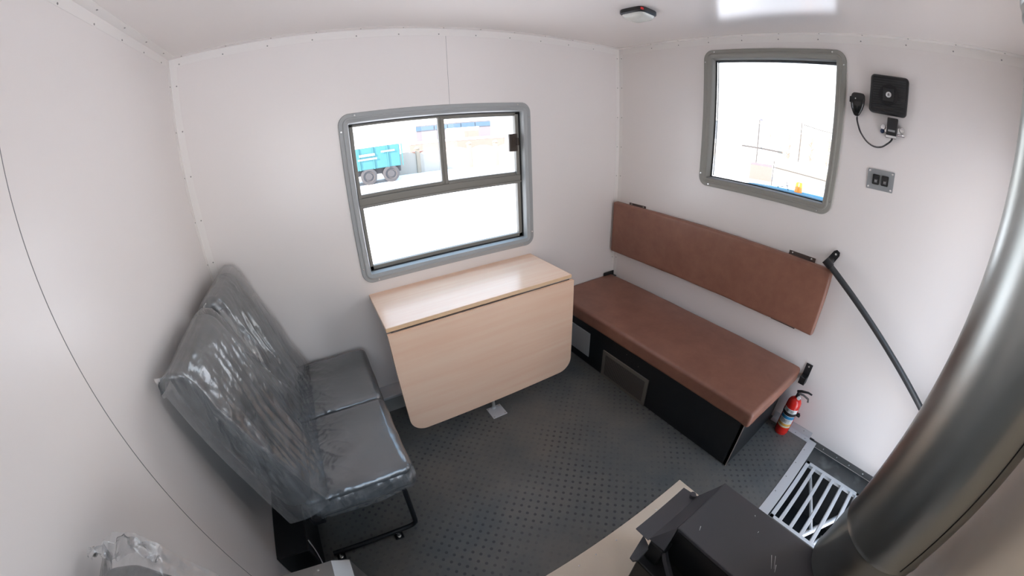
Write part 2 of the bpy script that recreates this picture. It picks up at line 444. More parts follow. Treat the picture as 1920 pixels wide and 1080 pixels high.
lw = B((-W-T, -D-T, -0.12), (-W, 0, H+T))
box(lw, (-W, -1.1692, 0.0), (-W+0.0006, -1.1672, H-0.04), mi=1)
struct('wall_left', lw, [M['wall'], M['seam']])
nw = bmesh.new()                                     # wall behind the camera: door gap narrowed to tune its light, window added for light
for r in ((-W, -2.52, -0.12, H+T), (-2.52, -1.50, -0.12, 0.78), (-2.52, -1.50, 1.92, H+T), (-1.50, -0.66, -0.12, H+T), (-0.66, -0.06, 1.65, H+T), (-0.20, -0.06, -0.5, 1.65), (-0.06, 0.0, -0.5, H+T)):
    box(nw, (r[0], -D-T, r[2]), (r[1], -D, r[3]))
struct('wall_front', nw, M['wall'])
struct('ceiling', B((-W, -D, H), (0, 0, H+T)), M['ceil'])

WX0, WY1 = -0.66, -1.862                             # step well
fl = bmesh.new()
box(fl, (-W, WY1, -0.06), (0, 0, 0)); box(fl, (-W, -D, -0.06), (WX0, WY1, 0))
struct('floor', fl, M['floor'])
sw = bmesh.new()
box(sw, (WX0-0.02, -D, -0.55), (WX0, WY1, -0.06)); box(sw, (WX0-0.02, WY1, -0.55), (0, WY1+0.02, -0.06))
box(sw, (WX0, -D-0.3, -0.57), (0, WY1, -0.55)); box(sw, (0.0, -D-0.3, -0.57), (0.03, WY1, -0.12))
struct('floor_step_well', sw, M['void'])

# corner angles with their screws
def trimobj(name, boxes, screws):
    bm = bmesh.new()
    for lo, hi in boxes: box(bm, lo, hi, 0.0004, 1)
    o = struct(name, bm, M['trim'])
    for p, n in screws: screw(o, p, n)
    return o
k = 0.04; th = 0.0014
xs = [-2.551 + 0.2098*i for i in range(12)]
trimobj('trim_1', [((-W, -th, H-k), (0, 0, H)), ((-W, -k, H-th), (0, 0, H))],
        [((x, -th, H-0.031), (0, -1, 0)) for x in xs] + [((x+0.02, -0.022, H-th), (0, 0, -1)) for x in xs[:11]])
ys = [-0.291 - 0.2095*i for i in range(10)]
trimobj('trim_2', [((-th, -D, H-k), (0, -k, H-th)), ((-k, -D, H-th), (0, -k, H))],
        [((-th, y, H-0.025), (-1, 0, 0)) for y in ys] + [((-0.022, y-0.01, H-th), (0, 0, -1)) for y in ys])
ys = [-0.112 - 0.2*i for i in range(11)]
trimobj('trim_3', [((-W, -D, H-k), (-W+th, -k, H-th)), ((-W, -D, H-th), (-W+k, -k, H))],
        [((-W+th, y, H-0.033), (1, 0, 0)) for y in ys] + [((-W+0.022, y-0.02, H-th), (0, 0, -1)) for y in ys])
zs = [1.965 - 0.2105*i for i in range(9)]
trimobj('trim_4', [((-W, -th, 0.1), (-W+0.035, 0, H-k)), ((-W, -0.035, 0.1), (-W+th, -th, H-k))],
        [((-W+0.027, -th, z), (0, -1, 0)) for z in zs] + [((-W+th, -0.022, z), (1, 0, 0)) for z in zs])
trimobj('trim_5', [((-0.035, -th, 0.1), (0, 0, H-k)), ((-th, -0.035, 0.1), (0, -th, H-k))],
        [((-0.02, -th, z+0.06), (0, -1, 0)) for z in zs] + [((-th, -0.024, z+0.06), (-1, 0, 0)) for z in zs])
# floor angles: along the front wall, and the threshold of the step well
o = struct('baseboard_right', box(B((-0.0035, -1.815, 0.0), (0, -1.54, 0.045)), (-0.045, -1.815, 0.0), (0, -1.54, 0.003)), M['alupaint'])
for y in (-1.72, -1.79): screw(o, (-0.028, y, 0.003), (0, 0, 1))
screw(o, (-0.0035, -1.76, 0.028), (-1, 0, 0))
o = struct('trim_6', box(B((WX0-0.02, WY1-0.006, 0.0), (-0.012, -1.812, 0.004), 0.0006, 1), (WX0-0.02, WY1-0.006, -0.05), (-0.012, WY1-0.002, 0.0)), M['alupaint'])
for x in (-0.12, -0.25, -0.38, -0.51): screw(o, (x, -1.825, 0.004), (0, 0, 1))
o = struct('trim_7', box(B((-0.003, -D, -0.03), (0.0, -1.80, 0.008)), (-0.003, -1.845, -0.05), (0.0, -1.80, 0.012)), M['steelgrey'])
for y in (-1.923, -2.02, -2.11, -2.21): screw(o, (-0.003, y, -0.012), (-1, 0, 0), 0.005, 'screwb')
# low duct along the side wall
o = struct('baseboard_back', B((-W+0.002, -0.112, 0.0), (-0.59, 0, 0.100), 0.003, 2), M['brushgrey'])
obj('duct_lid', B((-W+0.002, -0.118, 0.100), (-0.59, 0, 0.118), 0.002, 1), M['alupaint'], o)

# ---------------------------------------------------------------- windows
def surround(name, rect, r, put, m, depth):
    prof = [(0, 0), (0, 0.006), (0.003, 0.009), (0.020, 0.010), (0.023, 0.014), (0.029, 0.015), (0.033, 0.010), (0.046, 0.006), (0.051, -0.004), (0.053, -depth), (0.040, -depth)]
    o = struct(name, sweep_rect(prof, rect, r, put, 8), m, smooth=True)
    return o
winA = surround('window_1', WA, 0.058, PY, M['winA'], 0.052)
n_ = (0, -1, 0)
for u, v in ((WA[0]+0.012, WA[3]-0.085), (WA[0]+0.085, WA[3]-0.012), (WA[1]-0.012, WA[3]-0.085), (WA[1]-0.085, WA[3]-0.012),
             (WA[0]+0.012, WA[2]+0.085), (WA[0]+0.085, WA[2]+0.012), (WA[1]-0.012, WA[2]+0.085), (WA[1]-0.085, WA[2]+0.012)):
    screw(winA, (u, -0.009, v), n_, 0.0045, 'screwb')
# metal sash frame sits behind the surround
g = sweep_rect([(0, 0), (0, 0.006), (0.007, 0.006), (0.007, -0.004)], (WA[0]+0.050, WA[1]-0.050, WA[2]+0.050, WA[3]-0.050), 0.004,
               lambda u, v, o: Vector((u, 0.036-o, v)), 3)
obj('gasket', g, M['gasket'], winA)
sf = bmesh.new()
x0, x1, z0, z1 = WA[0]+0.053, WA[1]-0.053, WA[2]+0.053, WA[3]-0.053
box(sf, (x0, 0.038, z0), (x0+0.022, 0.068, z1), 0.002, 1); box(sf, (x1-0.026, 0.038, z0), (x1, 0.068, z1), 0.002, 1)
box(sf, (x0, 0.038, z0), (x1, 0.068, z0+0.024), 0.002, 1); box(sf, (x0, 0.038, z1-0.014), (x1, 0.068, z1), 0.002, 1)
box(sf, (x0, 0.036, 1.198), (x1, 0.068, 1.250), 0.002, 1); box(sf, (x0, 0.044, 1.250), (x1, 0.068, 1.268), 0.002, 1)
box(sf, (x0, 0.030, 1.206), (x1, 0.037, 1.214), 0.002, 1)
obj('sash_frame', sf, M['sash'], winA)
ml = bmesh.new(); box(ml, (-1.313, 0.040, 1.255), (-1.277, 0.064, z1-0.01), 0.002, 1); box(ml, (-1.300, 0.036, 1.255), (-1.290, 0.041, z1-0.01), 0.001, 1)
obj('mullion', ml, M['sash'], winA)
st = bmesh.new(); box(st, (-0.843, 0.030, 1.252), (-0.822, 0.046, z1-0.012), 0.002, 1); box(st, (-1.277, 0.040, 1.250), (-0.843, 0.052, 1.262), 0.001, 1)
box(st, (-1.277, 0.040, z1-0.024), (-0.843, 0.052, z1-0.012), 0.001, 1)
obj('sliding_sash', st, M['sash'], winA)
lt = bmesh.new(); box(lt, (-0.893, 0.018, 1.395), (-0.838, 0.034, 1.500), 0.003, 2); box(lt, (-0.848, 0.010, 1.430), (-0.832, 0.026, 1.475), 0.003, 2)
for i in range(6): box(lt, (-0.880+i*0.005, 0.0165, 1.415), (-0.878+i*0.005, 0.0185, 1.485))
obj('latch', lt, M['latch'], winA)
for r in ((x0+0.01, -1.300, 1.255, z1-0.005), (-1.295, x1-0.01, 1.255, z1-0.005), (x0+0.01, x1-0.01, z0+0.01, 1.21)):
    bm = bmesh.new(); vs = [bm.verts.new((u, 0.056, v)) for u, v in ((r[0], r[2]), (r[1], r[2]), (r[1], r[3]), (r[0], r[3]))]; bm.faces.new(vs)
    obj('window_pane', bm, M['glass'], winA)

winB = surround('window_2', WB, 0.055, PX, M['winB'], 0.060)
for u, v in ((WB[0]+0.012, WB[3]-0.07), (WB[0]+0.07, WB[3]-0.012), (WB[1]-0.012, WB[3]-0.07), (WB[1]-0.07, WB[3]-0.012),
             (WB[0]+0.012, WB[2]+0.07), (WB[0]+0.07, WB[2]+0.012), (WB[1]-0.012, WB[2]+0.07), (WB[1]-0.07, WB[2]+0.012)):
    screw(winB, (-0.009, u, v), (-1, 0, 0), 0.0045, 'screwb')
g = sweep_rect([(0, 0), (0, 0.004), (0.007, 0.004), (0.007, -0.006), (0.012, -0.006), (0.012, -0.02)], (WB[0]+0.050, WB[1]-0.050, WB[2]+0.050, WB[3]-0.050), 0.012,
               lambda u, v, o: Vector((0.046-o, u, v)), 4)
obj('gasket', g, M['gasket'], winB)
bm = bmesh.new(); bm.faces.new([bm.verts.new((0.052, u, v)) for u, v in ((WB[0]+.05, WB[2]+.05), (WB[1]-.05, WB[2]+.05), (WB[1]-.05, WB[3]-.05), (WB[0]+.05, WB[3]-.05))])
obj('window_pane', bm, M['glass'], winB)
# unseen window added to light the room; unseen doorway opened and sized for light
o = struct('window_added_for_light', sweep_rect([(0, 0), (0, 0.008), (0.03, 0.010), (0.045, 0.004), (0.05, -0.05)], (-2.55, -1.47, 0.75, 1.95), 0.05, lambda u, v, q: Vector((u, -D+q, v)), 6), M['winA'], smooth=True)
bm = bmesh.new(); bm.faces.new([bm.verts.new((u, -D-0.05, v)) for u, v in ((-2.52, .78), (-1.50, .78), (-1.50, 1.92), (-2.52, 1.92))]); obj('window_pane', bm, M['glass'], o)
df = bmesh.new(); box(df, (-0.68, -D-T, -0.10), (-0.655, -D+0.006, 2.02)); box(df, (-0.065, -D-T, -0.10), (-0.04, -D+0.006, 2.02)); box(df, (-0.68, -D-T, 1.995), (-0.04, -D+0.006, 2.02)); box(df, (-0.655, -D-0.03, 1.64), (-0.065, -D+0.004, 1.67))
struct('door_1', df, M['winB'])
# beige heat shield on the wall beside the flue
o = tag(obj('heat_shield', B((-1.44, -D+0.002, 0.006), (-0.72, -D+0.005, 1.95), 0.001, 1), M['tan']), 'beige metal sheet on the wall behind the stove and its flue', 'heat shield')

# ---------------------------------------------------------------- ceiling lamp
t = thing('ceiling_lamp', 'small ceiling dome lamp with black housing and milky lens near the window corner', 'lamp', (-0.625, -0.715, H))
lathe_n = 48
def lampring(prof, mat_, nm):
    bm = bmesh.new(); rings = []
    for r, h in prof:
        ring = []
        for i in range(lathe_n):
            a = 2*PI*i/lathe_n
            q = 1.0 / (abs(math.cos(a))**5 + abs(math.sin(a))**5) ** 0.2      # squarish outline
            ring.append(bm.verts.new((r*q*math.cos(a+0.1), r*q*math.sin(a+0.1), h)))
        rings.append(ring)
    for a, b in zip(rings[:-1], rings[1:]):
        for i in range(lathe_n): bm.faces.new((a[i], a[(i+1) % lathe_n], b[(i+1) % lathe_n], b[i]))
    bm.faces.new(rings[-1]); bm.faces.new(rings[0][::-1])
    return obj(nm, bm, mat_, t, True)
lampring([(0.066, 0), (0.068, -0.004), (0.068, -0.018), (0.062, -0.024), (0.058, -0.024)], M['black'], 'housing')
lampring([(0.061, -0.020), (0.060, -0.028), (0.050, -0.040), (0.032, -0.048), (0.010, -0.051), (0.002, -0.0512)], M['lens'], 'lens')
obj('switch', B((-0.062, -0.069, -0.017), (-0.042, -0.0655, -0.007), 0.001, 1), M['ledred'], t)

# ---------------------------------------------------------------- intercom set on the front wall
t = thing('speaker', 'square black speaker with round grille and silver centre on the wall', 'speaker', (0, -1.69, 1.835))
rt = Matrix.Rotation(math.radians(0.6), 3, 'X')
def SPX(u, v, o): return rt @ Vector((-o, u, v))
hb = sweep_rect([(0, 0), (0, 0.024), (0.004, 0.030), (0.010, 0.031), (0.013, 0.029)], (-0.087, 0.087, -0.085, 0.085), 0.018, SPX, 8)
bmesh.ops.holes_fill(hb, edges=[e for e in hb.edges if len(e.link_faces) == 1])
obj('housing', hb, M['black'], t, True)
gr = bmesh.new()
for i in range(13): box(gr, (-0.0315, -0.072, -0.066+i*0.011), (-0.029, 0.072, -0.0635+i*0.011))
obj('grille', gr, mat('speaker_bar', (0.03, 0.03, 0.03), 0.4), t)
cn = bmesh.new(); lathe(cn, (0, 0, 0), [(0.046, -0.029), (0.046, -0.034), (0.042, -0.035), (0.030, -0.031), (0.014, -0.0315), (0.001, -0.033)], 40, axis='x')
obj('cone', cn, mat('speaker_cone', (0.006, 0.006, 0.007), 0.5), t, True)
bz = bmesh.new(); box(bz, (-0.037, -0.026, -0.030), (-0.032, 0.026, 0.030), 0.003, 2); obj('centre_cap', bz, M['black'], t)
bd = bmesh.new(); lathe(bd, (0, 0, 0), [(0.0125, -0.036), (0.0125, -0.039), (0.010, -0.0405), (0.001, -0.0405)], 28, axis='x')
bdo = obj('badge', bd, mat('silver_badge', (0.75, 0.75, 0.75), 0.25, 0.6), t, True); bdo['label'] = 'round silver badge'
mk = bmesh.new()
tri = [((-0.0055, -0.005), (0.0055, -0.005), (0.0035, -0.0025), (-0.0035, -0.0025)), ((-0.0015, -0.002), (0.0015, -0.002), (0.0015, 0.0065), (-0.0015, 0.0065)), ((-0.006, -0.001), (-0.003, -0.001), (-0.001, 0.004), (-0.003, 0.003)), ((0.003, -0.001), (0.006, -0.001), (0.003, 0.003), (0.001, 0.004))]
for q in tri: mk.faces.new([mk.verts.new((-0.0409, a, b)) for a, b in q])
obj('emblem', mk, M['black'], bdo)

t = thing('hand_microphone', 'black hand microphone hanging on the wall beside the framed window', 'microphone', (0, -1.548, 1.775))
bm = bmesh.new(); rings = []
for z, hw, dp in ((0.052, 0.012, 0.016), (0.050, 0.024, 0.024), (0.042, 0.031, 0.030), (0.025, 0.034, 0.034), (0.0, 0.033, 0.034), (-0.02, 0.028, 0.030), (-0.038, 0.020, 0.024), (-0.050, 0.013, 0.018), (-0.054, 0.006, 0.012)):
    ring = []
    for i in range(24):
        a = 2*PI*i/24
        ring.append(bm.verts.new((-0.012 - dp/2 - dp/2*math.copysign(abs(math.cos(a))**0.7, math.cos(a)), hw*math.copysign(abs(math.sin(a))**0.8, math.sin(a)), z)))
    rings.append(ring)
for a, b in zip(rings[:-1], rings[1:]):
    for i in range(24): bm.faces.new((a[i], a[(i+1) % 24], b[(i+1) % 24], b[i]))
bm.faces.new(rings[0]); bm.faces.new(rings[-1][::-1])
for v in bm.verts: v.co = Matrix.Rotation(math.radians(2), 3, 'X') @ v.co
obj('body', bm, M['blackgloss'], t, True, 60)
obj('talk_button', B((-0.030, 0.030, 0.005), (-0.018, 0.039, 0.032), 0.002, 1), M['black'], t)
obj('grille', lathe(bmesh.new(), (0, 0.008, 0.022), [(0.003, -0.0455), (0.003, -0.0475), (0.0005, -0.048)], 12, axis='x'), M['screwb'], t)
obj('clip', B((-0.013, -0.012, -0.015), (0.0, 0.012, 0.02), 0.002, 1), M['steelgrey'], t)

cpts = [Vector(p) for p in ((-0.026, -1.551, 1.722), (-0.024, -1.552, 1.703), (-0.022, -1.562, 1.675), (-0.02, -1.575, 1.650), (-0.018, -1.605, 1.618), (-0.018, -1.642, 1.601), (-0.02, -1.677, 1.604), (-0.024, -1.703, 1.622), (-0.026, -1.722, 1.642), (-0.024, -1.724, 1.658))]
def catmull(P, n):
    out = []; P = [P[0]*2-P[1]] + P + [P[-1]*2-P[-2]]
    for i in range(1, len(P)-2):
        for k in range(n):
            t = k/n; a, b, c, d = P[i-1:i+3]
            out.append(0.5*((2*b) + (c-a)*t + (2*a-5*b+4*c-d)*t*t + (3*b-a-3*c+d)*t**3))
    out.append(P[-2]); return out
cl = catmull(cpts, 60); hel = []
a = Vector((1, 0, 0)); nC = len(cl)
for i, p in enumerate(cl):
    tt = (cl[min(i+1, nC-1)] - cl[max(i-1, 0)]).normalized(); a = (a - tt*a.dot(tt)).normalized(); b = tt.cross(a)
    ang = i * 2*PI / 9.0; rr = 0.0032 if 20 < i < nC-15 else 0.0012
    hel.append(p + a*math.cos(ang)*rr + b*math.sin(ang)*rr)
cc = tag(obj('coiled_cable', tube(bmesh.new(), hel, 0.0016, 6), M['black'], None, True, 80), 'black coiled cable looping from the hand microphone to the small box', 'cable')

t = thing('microphone_holder', 'small black box with chrome knobs on the wall under the speaker', 'holder', (0, -1.718, 1.70))
obj('body', B((-0.040, -0.024, -0.038), (-0.006, 0.024, 0.038), 0.003, 2), M['black'], t)
obj('nameplate', B((-0.0408, -0.016, -0.022), (-0.040, 0.016, -0.014)), M['panelgrey'], t)
obj('bracket', box(B((-0.004, -0.040, -0.026), (0.0, 0.040, 0.002), 0.001, 1), (-0.034, -0.026, -0.050), (-0.002, 0.026, -0.036), 0.002, 1), M['chrome'], t)
for yy, zz in ((0.042, -0.006), (-0.046, -0.006)):
    bm = bmesh.new(); lathe(bm, (0, yy, zz), [(0.013, 0.0), (0.013, -0.014), (0.010, -0.020), (0.001, -0.021)], 20, axis='x'); obj('knob', bm, M['chrome'], t, True)
bm = bmesh.new(); lathe(bm, (0, 0.044, -0.024), [(0.010, 0.0), (0.010, -0.012), (0.001, -0.015)], 18, axis='x'); obj('knob', bm, mat('navy_knob', (0.03, 0.05, 0.12), 0.2), t, True)
obj('lever', B((-0.012, -0.062, -0.034), (-0.006, -0.026, -0.026), 0.002, 1), M['chrome'], t)

t = thing('switch_plate', 'grey wall plate with two black rocker switches and four screws', 'switch', (0, -1.6977, 1.4585))
rt2 = Matrix.Rotation(math.radians(-2.2), 3, 'X')
def SP2(u, v, o): return rt2 @ Vector((-o, u, v))
obj('plate', plate((-0.064, 0.064, -0.046, 0.046), 0.004, 0.004, SP2), M['panelgrey'], t)
for sx_ in (-0.0215, 0.0215):
    rk = plate((sx_-0.017, sx_+0.017, -0.023, 0.023), 0.005, 0.009, SP2)
    ro = obj('rocker_switch', rk, M['blackgloss'], t, True)
    obj('rocker', plate((sx_-0.011, sx_+0.011, -0.017, 0.017), 0.002, 0.012, SP2), M['black'], ro)
    ic = bmesh.new()
    for (a0, a1, b0, b1) in ((-0.006, 0.004, -0.008, -0.0065), (-0.006, -0.0048, -0.006, 0.0), (-0.003, 0.003, -0.004, -0.0028), (-0.007, 0.005, -0.0125, -0.0115), (0.003, 0.0042, -0.010, -0.001)):
        ic.faces.new([ic.verts.new(SP2(sx_+u, v, 0.0124)) for u, v in ((a0, b0), (a1, b0), (a1, b1), (a0, b1))])
    obj('icon', ic, M['labelwhite'], ro)
for u, v in ((-0.054, 0.036), (0.054, 0.036), (-0.054, -0.036), (0.054, -0.036)):
    screw(t, SP2(u, v, 0.004), (-1, 0, 0), 0.0055, 'screwb')

# ---------------------------------------------------------------- grab rail
t = thing('grab_rail', 'dark grey diagonal grab rail on the wall above the step', 'rail', (0, -1.53, 1.03))
pA = Vector((-0.079, -0.014, -0.004)); pB = Vector((-0.079, -0.795, -0.514))
obj('rail', tube(bmesh.new(), [pA + (pB-pA)*i/10 for i in range(11)], 0.0155, 18), M['rail'], t, True)
for p, s in ((pA, 1), (pB, -1)):
    d = (pB - pA).normalized()
    bm = bmesh.new(); cyl(bm, p - d*0.020*s, p + d*0.026*s, 0.021, 0.019, 24)
    cyl(bm, p, Vector((0, p.y, p.z)), 0.016, 0.020, 20)
    obj('rail_socket', bm, M['black'], t, True)
    bm = bmesh.new(); u = Vector((0, -0.45, 0.89)) if s > 0 else Vector((0, 0.45, -0.89)); v = Vector((0, u.z, -u.y))
    c0 = Vector((-0.004, p.y, p.z)); 
    pts = [c0 + v*0.021 - u*0.02, c0 - v*0.021 - u*0.02, c0 - v*0.019 + u*0.045, c0 - v*0.010 + u*0.060, c0 + v*0.010 + u*0.060, c0 + v*0.019 + u*0.045]
    A = [bm.verts.new(q) for q in pts]; Bv = [bm.verts.new(q + Vector((-0.006, 0, 0))) for q in pts]
    bm.faces.new(A); bm.faces.new(Bv[::-1])
    for i in range(6): bm.faces.new((A[i], A[(i+1) % 6], Bv[(i+1) % 6], Bv[i]))
    f = obj('flange', bm, M['black'], t)
    screw(f, c0 + u*0.040 + Vector((-0.006, 0, 0)), (-1, 0, 0), 0.0065, 'screwb')

# ---------------------------------------------------------------- bench (box seat along the front wall)
def wav(p, s, a, seed=0): return a * noise.noise(Vector((p.x*s + seed, p.y*s, p.z*s)))
BL, BD, BT = 1.558, 0.60, 0.412
t = thing('bench', 'brown leatherette bench seat on a black box base under the framed window', 'bench', (-0.30, -0.776, 0))
cz = 0.365
def cdisp(p, n):
    e = 0.0
    e += wav(p, 5, 0.003) + wav(p, 14, 0.0012, 7)
    return e
bm = rbox((BD-0.022, BL, 0.095), 0.020, (16, 40, 3), cdisp)
for v in bm.verts:
    v.co += Vector((-0.009, 0, cz))
    if v.co.y < -0.5: v.co.y -= 0.055*(v.co.x + 0.245) * min(1, (-0.5-v.co.y)/0.2)
    if v.co.y < -BL/2 + 0.07 and v.co.x < -BD/2 + 0.08:     # folded corner of the cover
        v.co.z += -0.008 * (1 - (v.co.y + BL/2)/0.07)
obj('cushion', bm, M['leather'], t, True, 60)
fb = bmesh.new()
box(fb, (-0.271, -0.751, 0.0), (-0.251, 0.770, 0.316), 0.001, 1); box(fb, (-0.271, -0.751, 0.0), (0.29, -0.733, 0.316), 0.001, 1)
box(fb, (-0.251, -0.733, 0.300), (0.295, 0.770, 0.316))
base = obj('box_base', fb, M['blackwood'], t)
eb = B((-0.2735, -0.7535, 0.0), (-0.2695, -0.7495, 0.316)); obj('edge_strip', eb, mat('thin_pale_edge', (0.33, 0.30, 0.28), 0.4), base)
vb = bmesh.new(); box(vb, (-0.279, -0.138, -0.0), (-0.271, 0.254, 0.200), 0.002, 1)
vent = obj('vent_grille', vb, M['grille'], t)
sl = bmesh.new()
for i in range(58): box(sl, (-0.2797, -0.112+i*0.00585, 0.022), (-0.2788, -0.1095+i*0.00585, 0.176))
obj('slots', sl, M['grilledark'], vent)
obj('hatch_cover', B((-0.277, 0.388, 0.062), (-0.271, 0.70, 0.250), 0.002, 1), M['hatch'], t)
# dark brackets on the walls that hold the cushion board
b1 = bmesh.new(); box(b1, (0.19, 0.762, 0.400), (0.295, 0.769, 0.438), 0.001, 1); box(b1, (0.19, 0.73, 0.402), (0.295, 0.769, 0.407)); obj('wall_bracket', b1, M['black'], t)
b2 = bmesh.new(); box(b2, (0.293, -0.862, 0.325), (0.299, -0.822, 0.442), 0.001, 1); box(b2, (0.252, -0.862, 0.325), (0.299, -0.822, 0.372), 0.003, 1)
bo = obj('wall_bracket', b2, M['black'], t); screw(bo, (0.293, -0.842, 0.425), (-1, 0, 0), 0.0055, 'screwb')
for (yy, zz) in ((-0.15+0.77-0.77+0.05, 0.225), (0.0, 0.255)): screw(t, (-0.271, yy+0.06, zz+0.015), (-1, 0, 0), 0.003, 'screwb')

t = thing('backrest_pad', 'long brown leatherette backrest pad fixed to the wall above the bench', 'backrest', (0, -0.795, 0.80))
bm = rbox((0.050, 1.560, 0.375), 0.016, (3, 44, 12), lambda p, n: wav(p, 4, 0.003, 3) + wav(p, 16, 0.0010, 9))
for v in bm.verts:
    v.co.x += -0.033
    s = (v.co.y + 0.78) / 1.56
    v.co.z += 0.004 + 0.010 * (s - 0.5) * (1 if v.co.z > 0 else -0.6)
    v.co.x -= 0.012 * max(0, (0.19 - v.co.z)) * 1.0
obj('pad', bm, M['leather'], t, True, 60)
for y in (0.592, -0.592):
    bb = bmesh.new(); box(bb, (-0.004, y-0.076, 0.15), (0.0, y+0.076, 0.204), 0.0006, 1); box(bb, (-0.010, y-0.076, 0.180), (0.0, y+0.076, 0.186), 0.0006, 1)
    bo = obj('mounting_bracket', bb, M['bronze'], t)
    for q in (-0.055, 0.055): screw(bo, (-0.004, y+q, 0.195), (-1, 0, 0), 0.0055, 'screwb')
    obj('mounting_bracket', B((-0.030, y-0.076, -0.195), (-0.0, y+0.076, -0.182), 0.0006, 1), M['bronze'], t)

# ---------------------------------------------------------------- fire extinguisher
t = thing('fire_extinguisher', 'small red fire extinguisher standing at the end of the bench', 'fire extinguisher', (-0.083, -1.636, 0.0))
R = 0.043
bm = bmesh.new(); lathe(bm, (0, 0, 0), [(0.036, 0.0), (0.039, 0.002), (0.040, 0.012), (R, 0.016), (R, 0.215), (0.041, 0.232), (0.034, 0.247), (0.022, 0.257), (0.014, 0.261), (0.014, 0.268)], 40)
obj('cylinder', bm, M['red'], t, True)
def band(z0, z1, a0, a1, m, nm, rr=R+0.0006, par=None):
    bm = bmesh.new(); n = 24; P0 = []; P1 = []
    for i in range(n+1):
        a = a0 + (a1-a0)*i/n
        P0.append(bm.verts.new((rr*math.cos(a), rr*math.sin(a), z0))); P1.append(bm.verts.new((rr*math.cos(a), rr*math.sin(a), z1)))
    for i in range(n): bm.faces.new((P0[i], P0[i+1], P1[i+1], P1[i]))
    return obj(nm, bm, m, par or t, True)
af = math.radians(188); aw = math.radians(62)
lb = band(0.062, 0.200, af-aw, af+aw, M['labelwhite'], 'label')
band(0.128, 0.148, af-aw, af+aw, M['labelblue'], 'label_stripe', R+0.0009, lb)
band(0.074, 0.092, af-aw, af+aw, M['labelyellow'], 'label_stripe', R+0.0009, lb)
band(0.062, 0.067, af-aw, af+aw, M['labelyellow'], 'label_stripe', R+0.0009, lb)
random.seed(3)
for r0, (zz, hh, step, nn) in enumerate(((0.100, 0.022, 0.13, 9), (0.178, 0.016, 0.11, 10))):
    bm = bmesh.new()
    for i in range(nn):
        a = af + 0.5 - i*step; z0_ = zz; rr = R + 0.0011
        for (da, db, c0, c1) in random.choice([[(0, .02, 0, 1), (.05, .07, 0, 1), (0, .07, .45, .6)], [(0, .02, 0, 1), (0, .07, .85, 1)], [(.03, .05, 0, 1), (0, .08, .85, 1)], [(0, .02, 0, 1), (.05, .07, 0, 1), (0, .07, .85, 1), (0, .07, 0, .14)]]):
            bm.faces.new([bm.verts.new((rr*math.cos(a-u), rr*math.sin(a-u), z0_+hh*v)) for u, v in ((da, c0), (db, c0), (db, c1), (da, c1))])
    obj('lettering', bm, M['black'], lb)
bm = bmesh.new(); rr = R + 0.002
lathe(bm, (0, 0, 0), [(R-0.001, 0.152), (rr, 0.152), (rr, 0.172), (R-0.001, 0.172)], 40)
box(bm, (0.0, -0.060, 0.154), (0.012, -0.040, 0.170), 0.001, 1); box(bm, (0.030, -0.018, 0.150), (0.081, 0.018, 0.174), 0.002, 1)
obj('strap', bm, M['black'], t)
obj('strap_buckle', B((-0.012, -0.066, 0.156), (0.004, -0.044, 0.168), 0.002, 1), M['black'], t)
bm = bmesh.new(); cyl(bm, (0, 0, 0.262), (0, 0, 0.295), 0.012, 0.010, 20); obj('valve', bm, M['black'], t, True)
bm = bmesh.new(); lathe(bm, (-0.020, -0.014, 0.277), [(0.011, 0.004), (0.011, -0.004), (0.009, -0.006), (0.001, -0.006)], 20, axis='x'); obj('pressure_gauge', bm, M['labelwhite'], t, True)
bm = bmesh.new(); tube(bm, [(0, 0.012, 0.300), (0, -0.01, 0.312), (0, -0.05, 0.325), (0, -0.075, 0.323)], [0.007, 0.008, 0.006, 0.005], 10)
obj('lever', bm, M['black'], t, True)
bm = bmesh.new(); tube(bm, [(0, 0.0, 0.292), (0, -0.03, 0.296), (0, -0.065, 0.288), (0, -0.070, 0.270)], [0.007, 0.006, 0.006, 0.006], 10)
obj('handle', bm, mat('grey_handle', (0.16, 0.15, 0.15), 0.4, 0.4), t, True)

# ---------------------------------------------------------------- folding table
TX0, TX1, TY, TZ = -1.825, -0.783, -0.421, 0.74
t = thing('folding_table', 'pale beech wall table with hanging drop leaf under the sliding window', 'table', ((TX0+TX1)/2, 0, 0))
cx = (TX0+TX1)/2; hx = (TX1-TX0)/2
obj('table_top', B((-hx, TY, TZ-0.022), (hx, -0.001, TZ), 0.0015, 1), M['wood'], t)
obj('edge_band', B((-hx+0.0005, TY-0.0012, TZ-0.0205), (hx-0.0005, TY+0.0002, TZ-0.0015)), M['laminate_edge'], t)
bm = bmesh.new()                                           # leaf with two rounded lower corners
r = 0.085; out = [(-hx, TZ-0.026), (-hx, 0.098+r)]
out += [(-hx+r-r*math.cos(a), 0.098+r-r*math.sin(a)) for a in [PI/2*i/12 for i in range(13)]]
out += [(hx-r+r*math.sin(a), 0.098+r-r*math.cos(a)) for a in [PI/2*i/12 for i in range(13)]]
out += [(hx, TZ-0.026)]
A = [bm.verts.new((u, TY-0.024, v)) for u, v in out]; Bv = [bm.verts.new((u, TY-0.003, v)) for u, v in out]
bm.faces.new(A); bm.faces.new(Bv[::-1])
for i in range(len(out)): bm.faces.new((A[i], A[(i+1) % len(out)], Bv[(i+1) % len(out)], Bv[i]))
bmesh.ops.remove_doubles(bm, verts=bm.verts[:], dist=1e-5)
obj('drop_leaf', bm, M['wood'], t)
hg = bmesh.new(); cyl(hg, (-hx+0.02, TY-0.004, TZ-0.025), (hx-0.02, TY-0.004, TZ-0.025), 0.003, n=8)
obj('hinge', hg, M['bronze'], t)
lg = bmesh.new(); cyl(lg, (-0.018, -0.437+0.03, 0.004), (-0.018, -0.37, TZ-0.022), 0.010, n=16)
leg = obj('support_leg', lg, M['alu'], t, True)
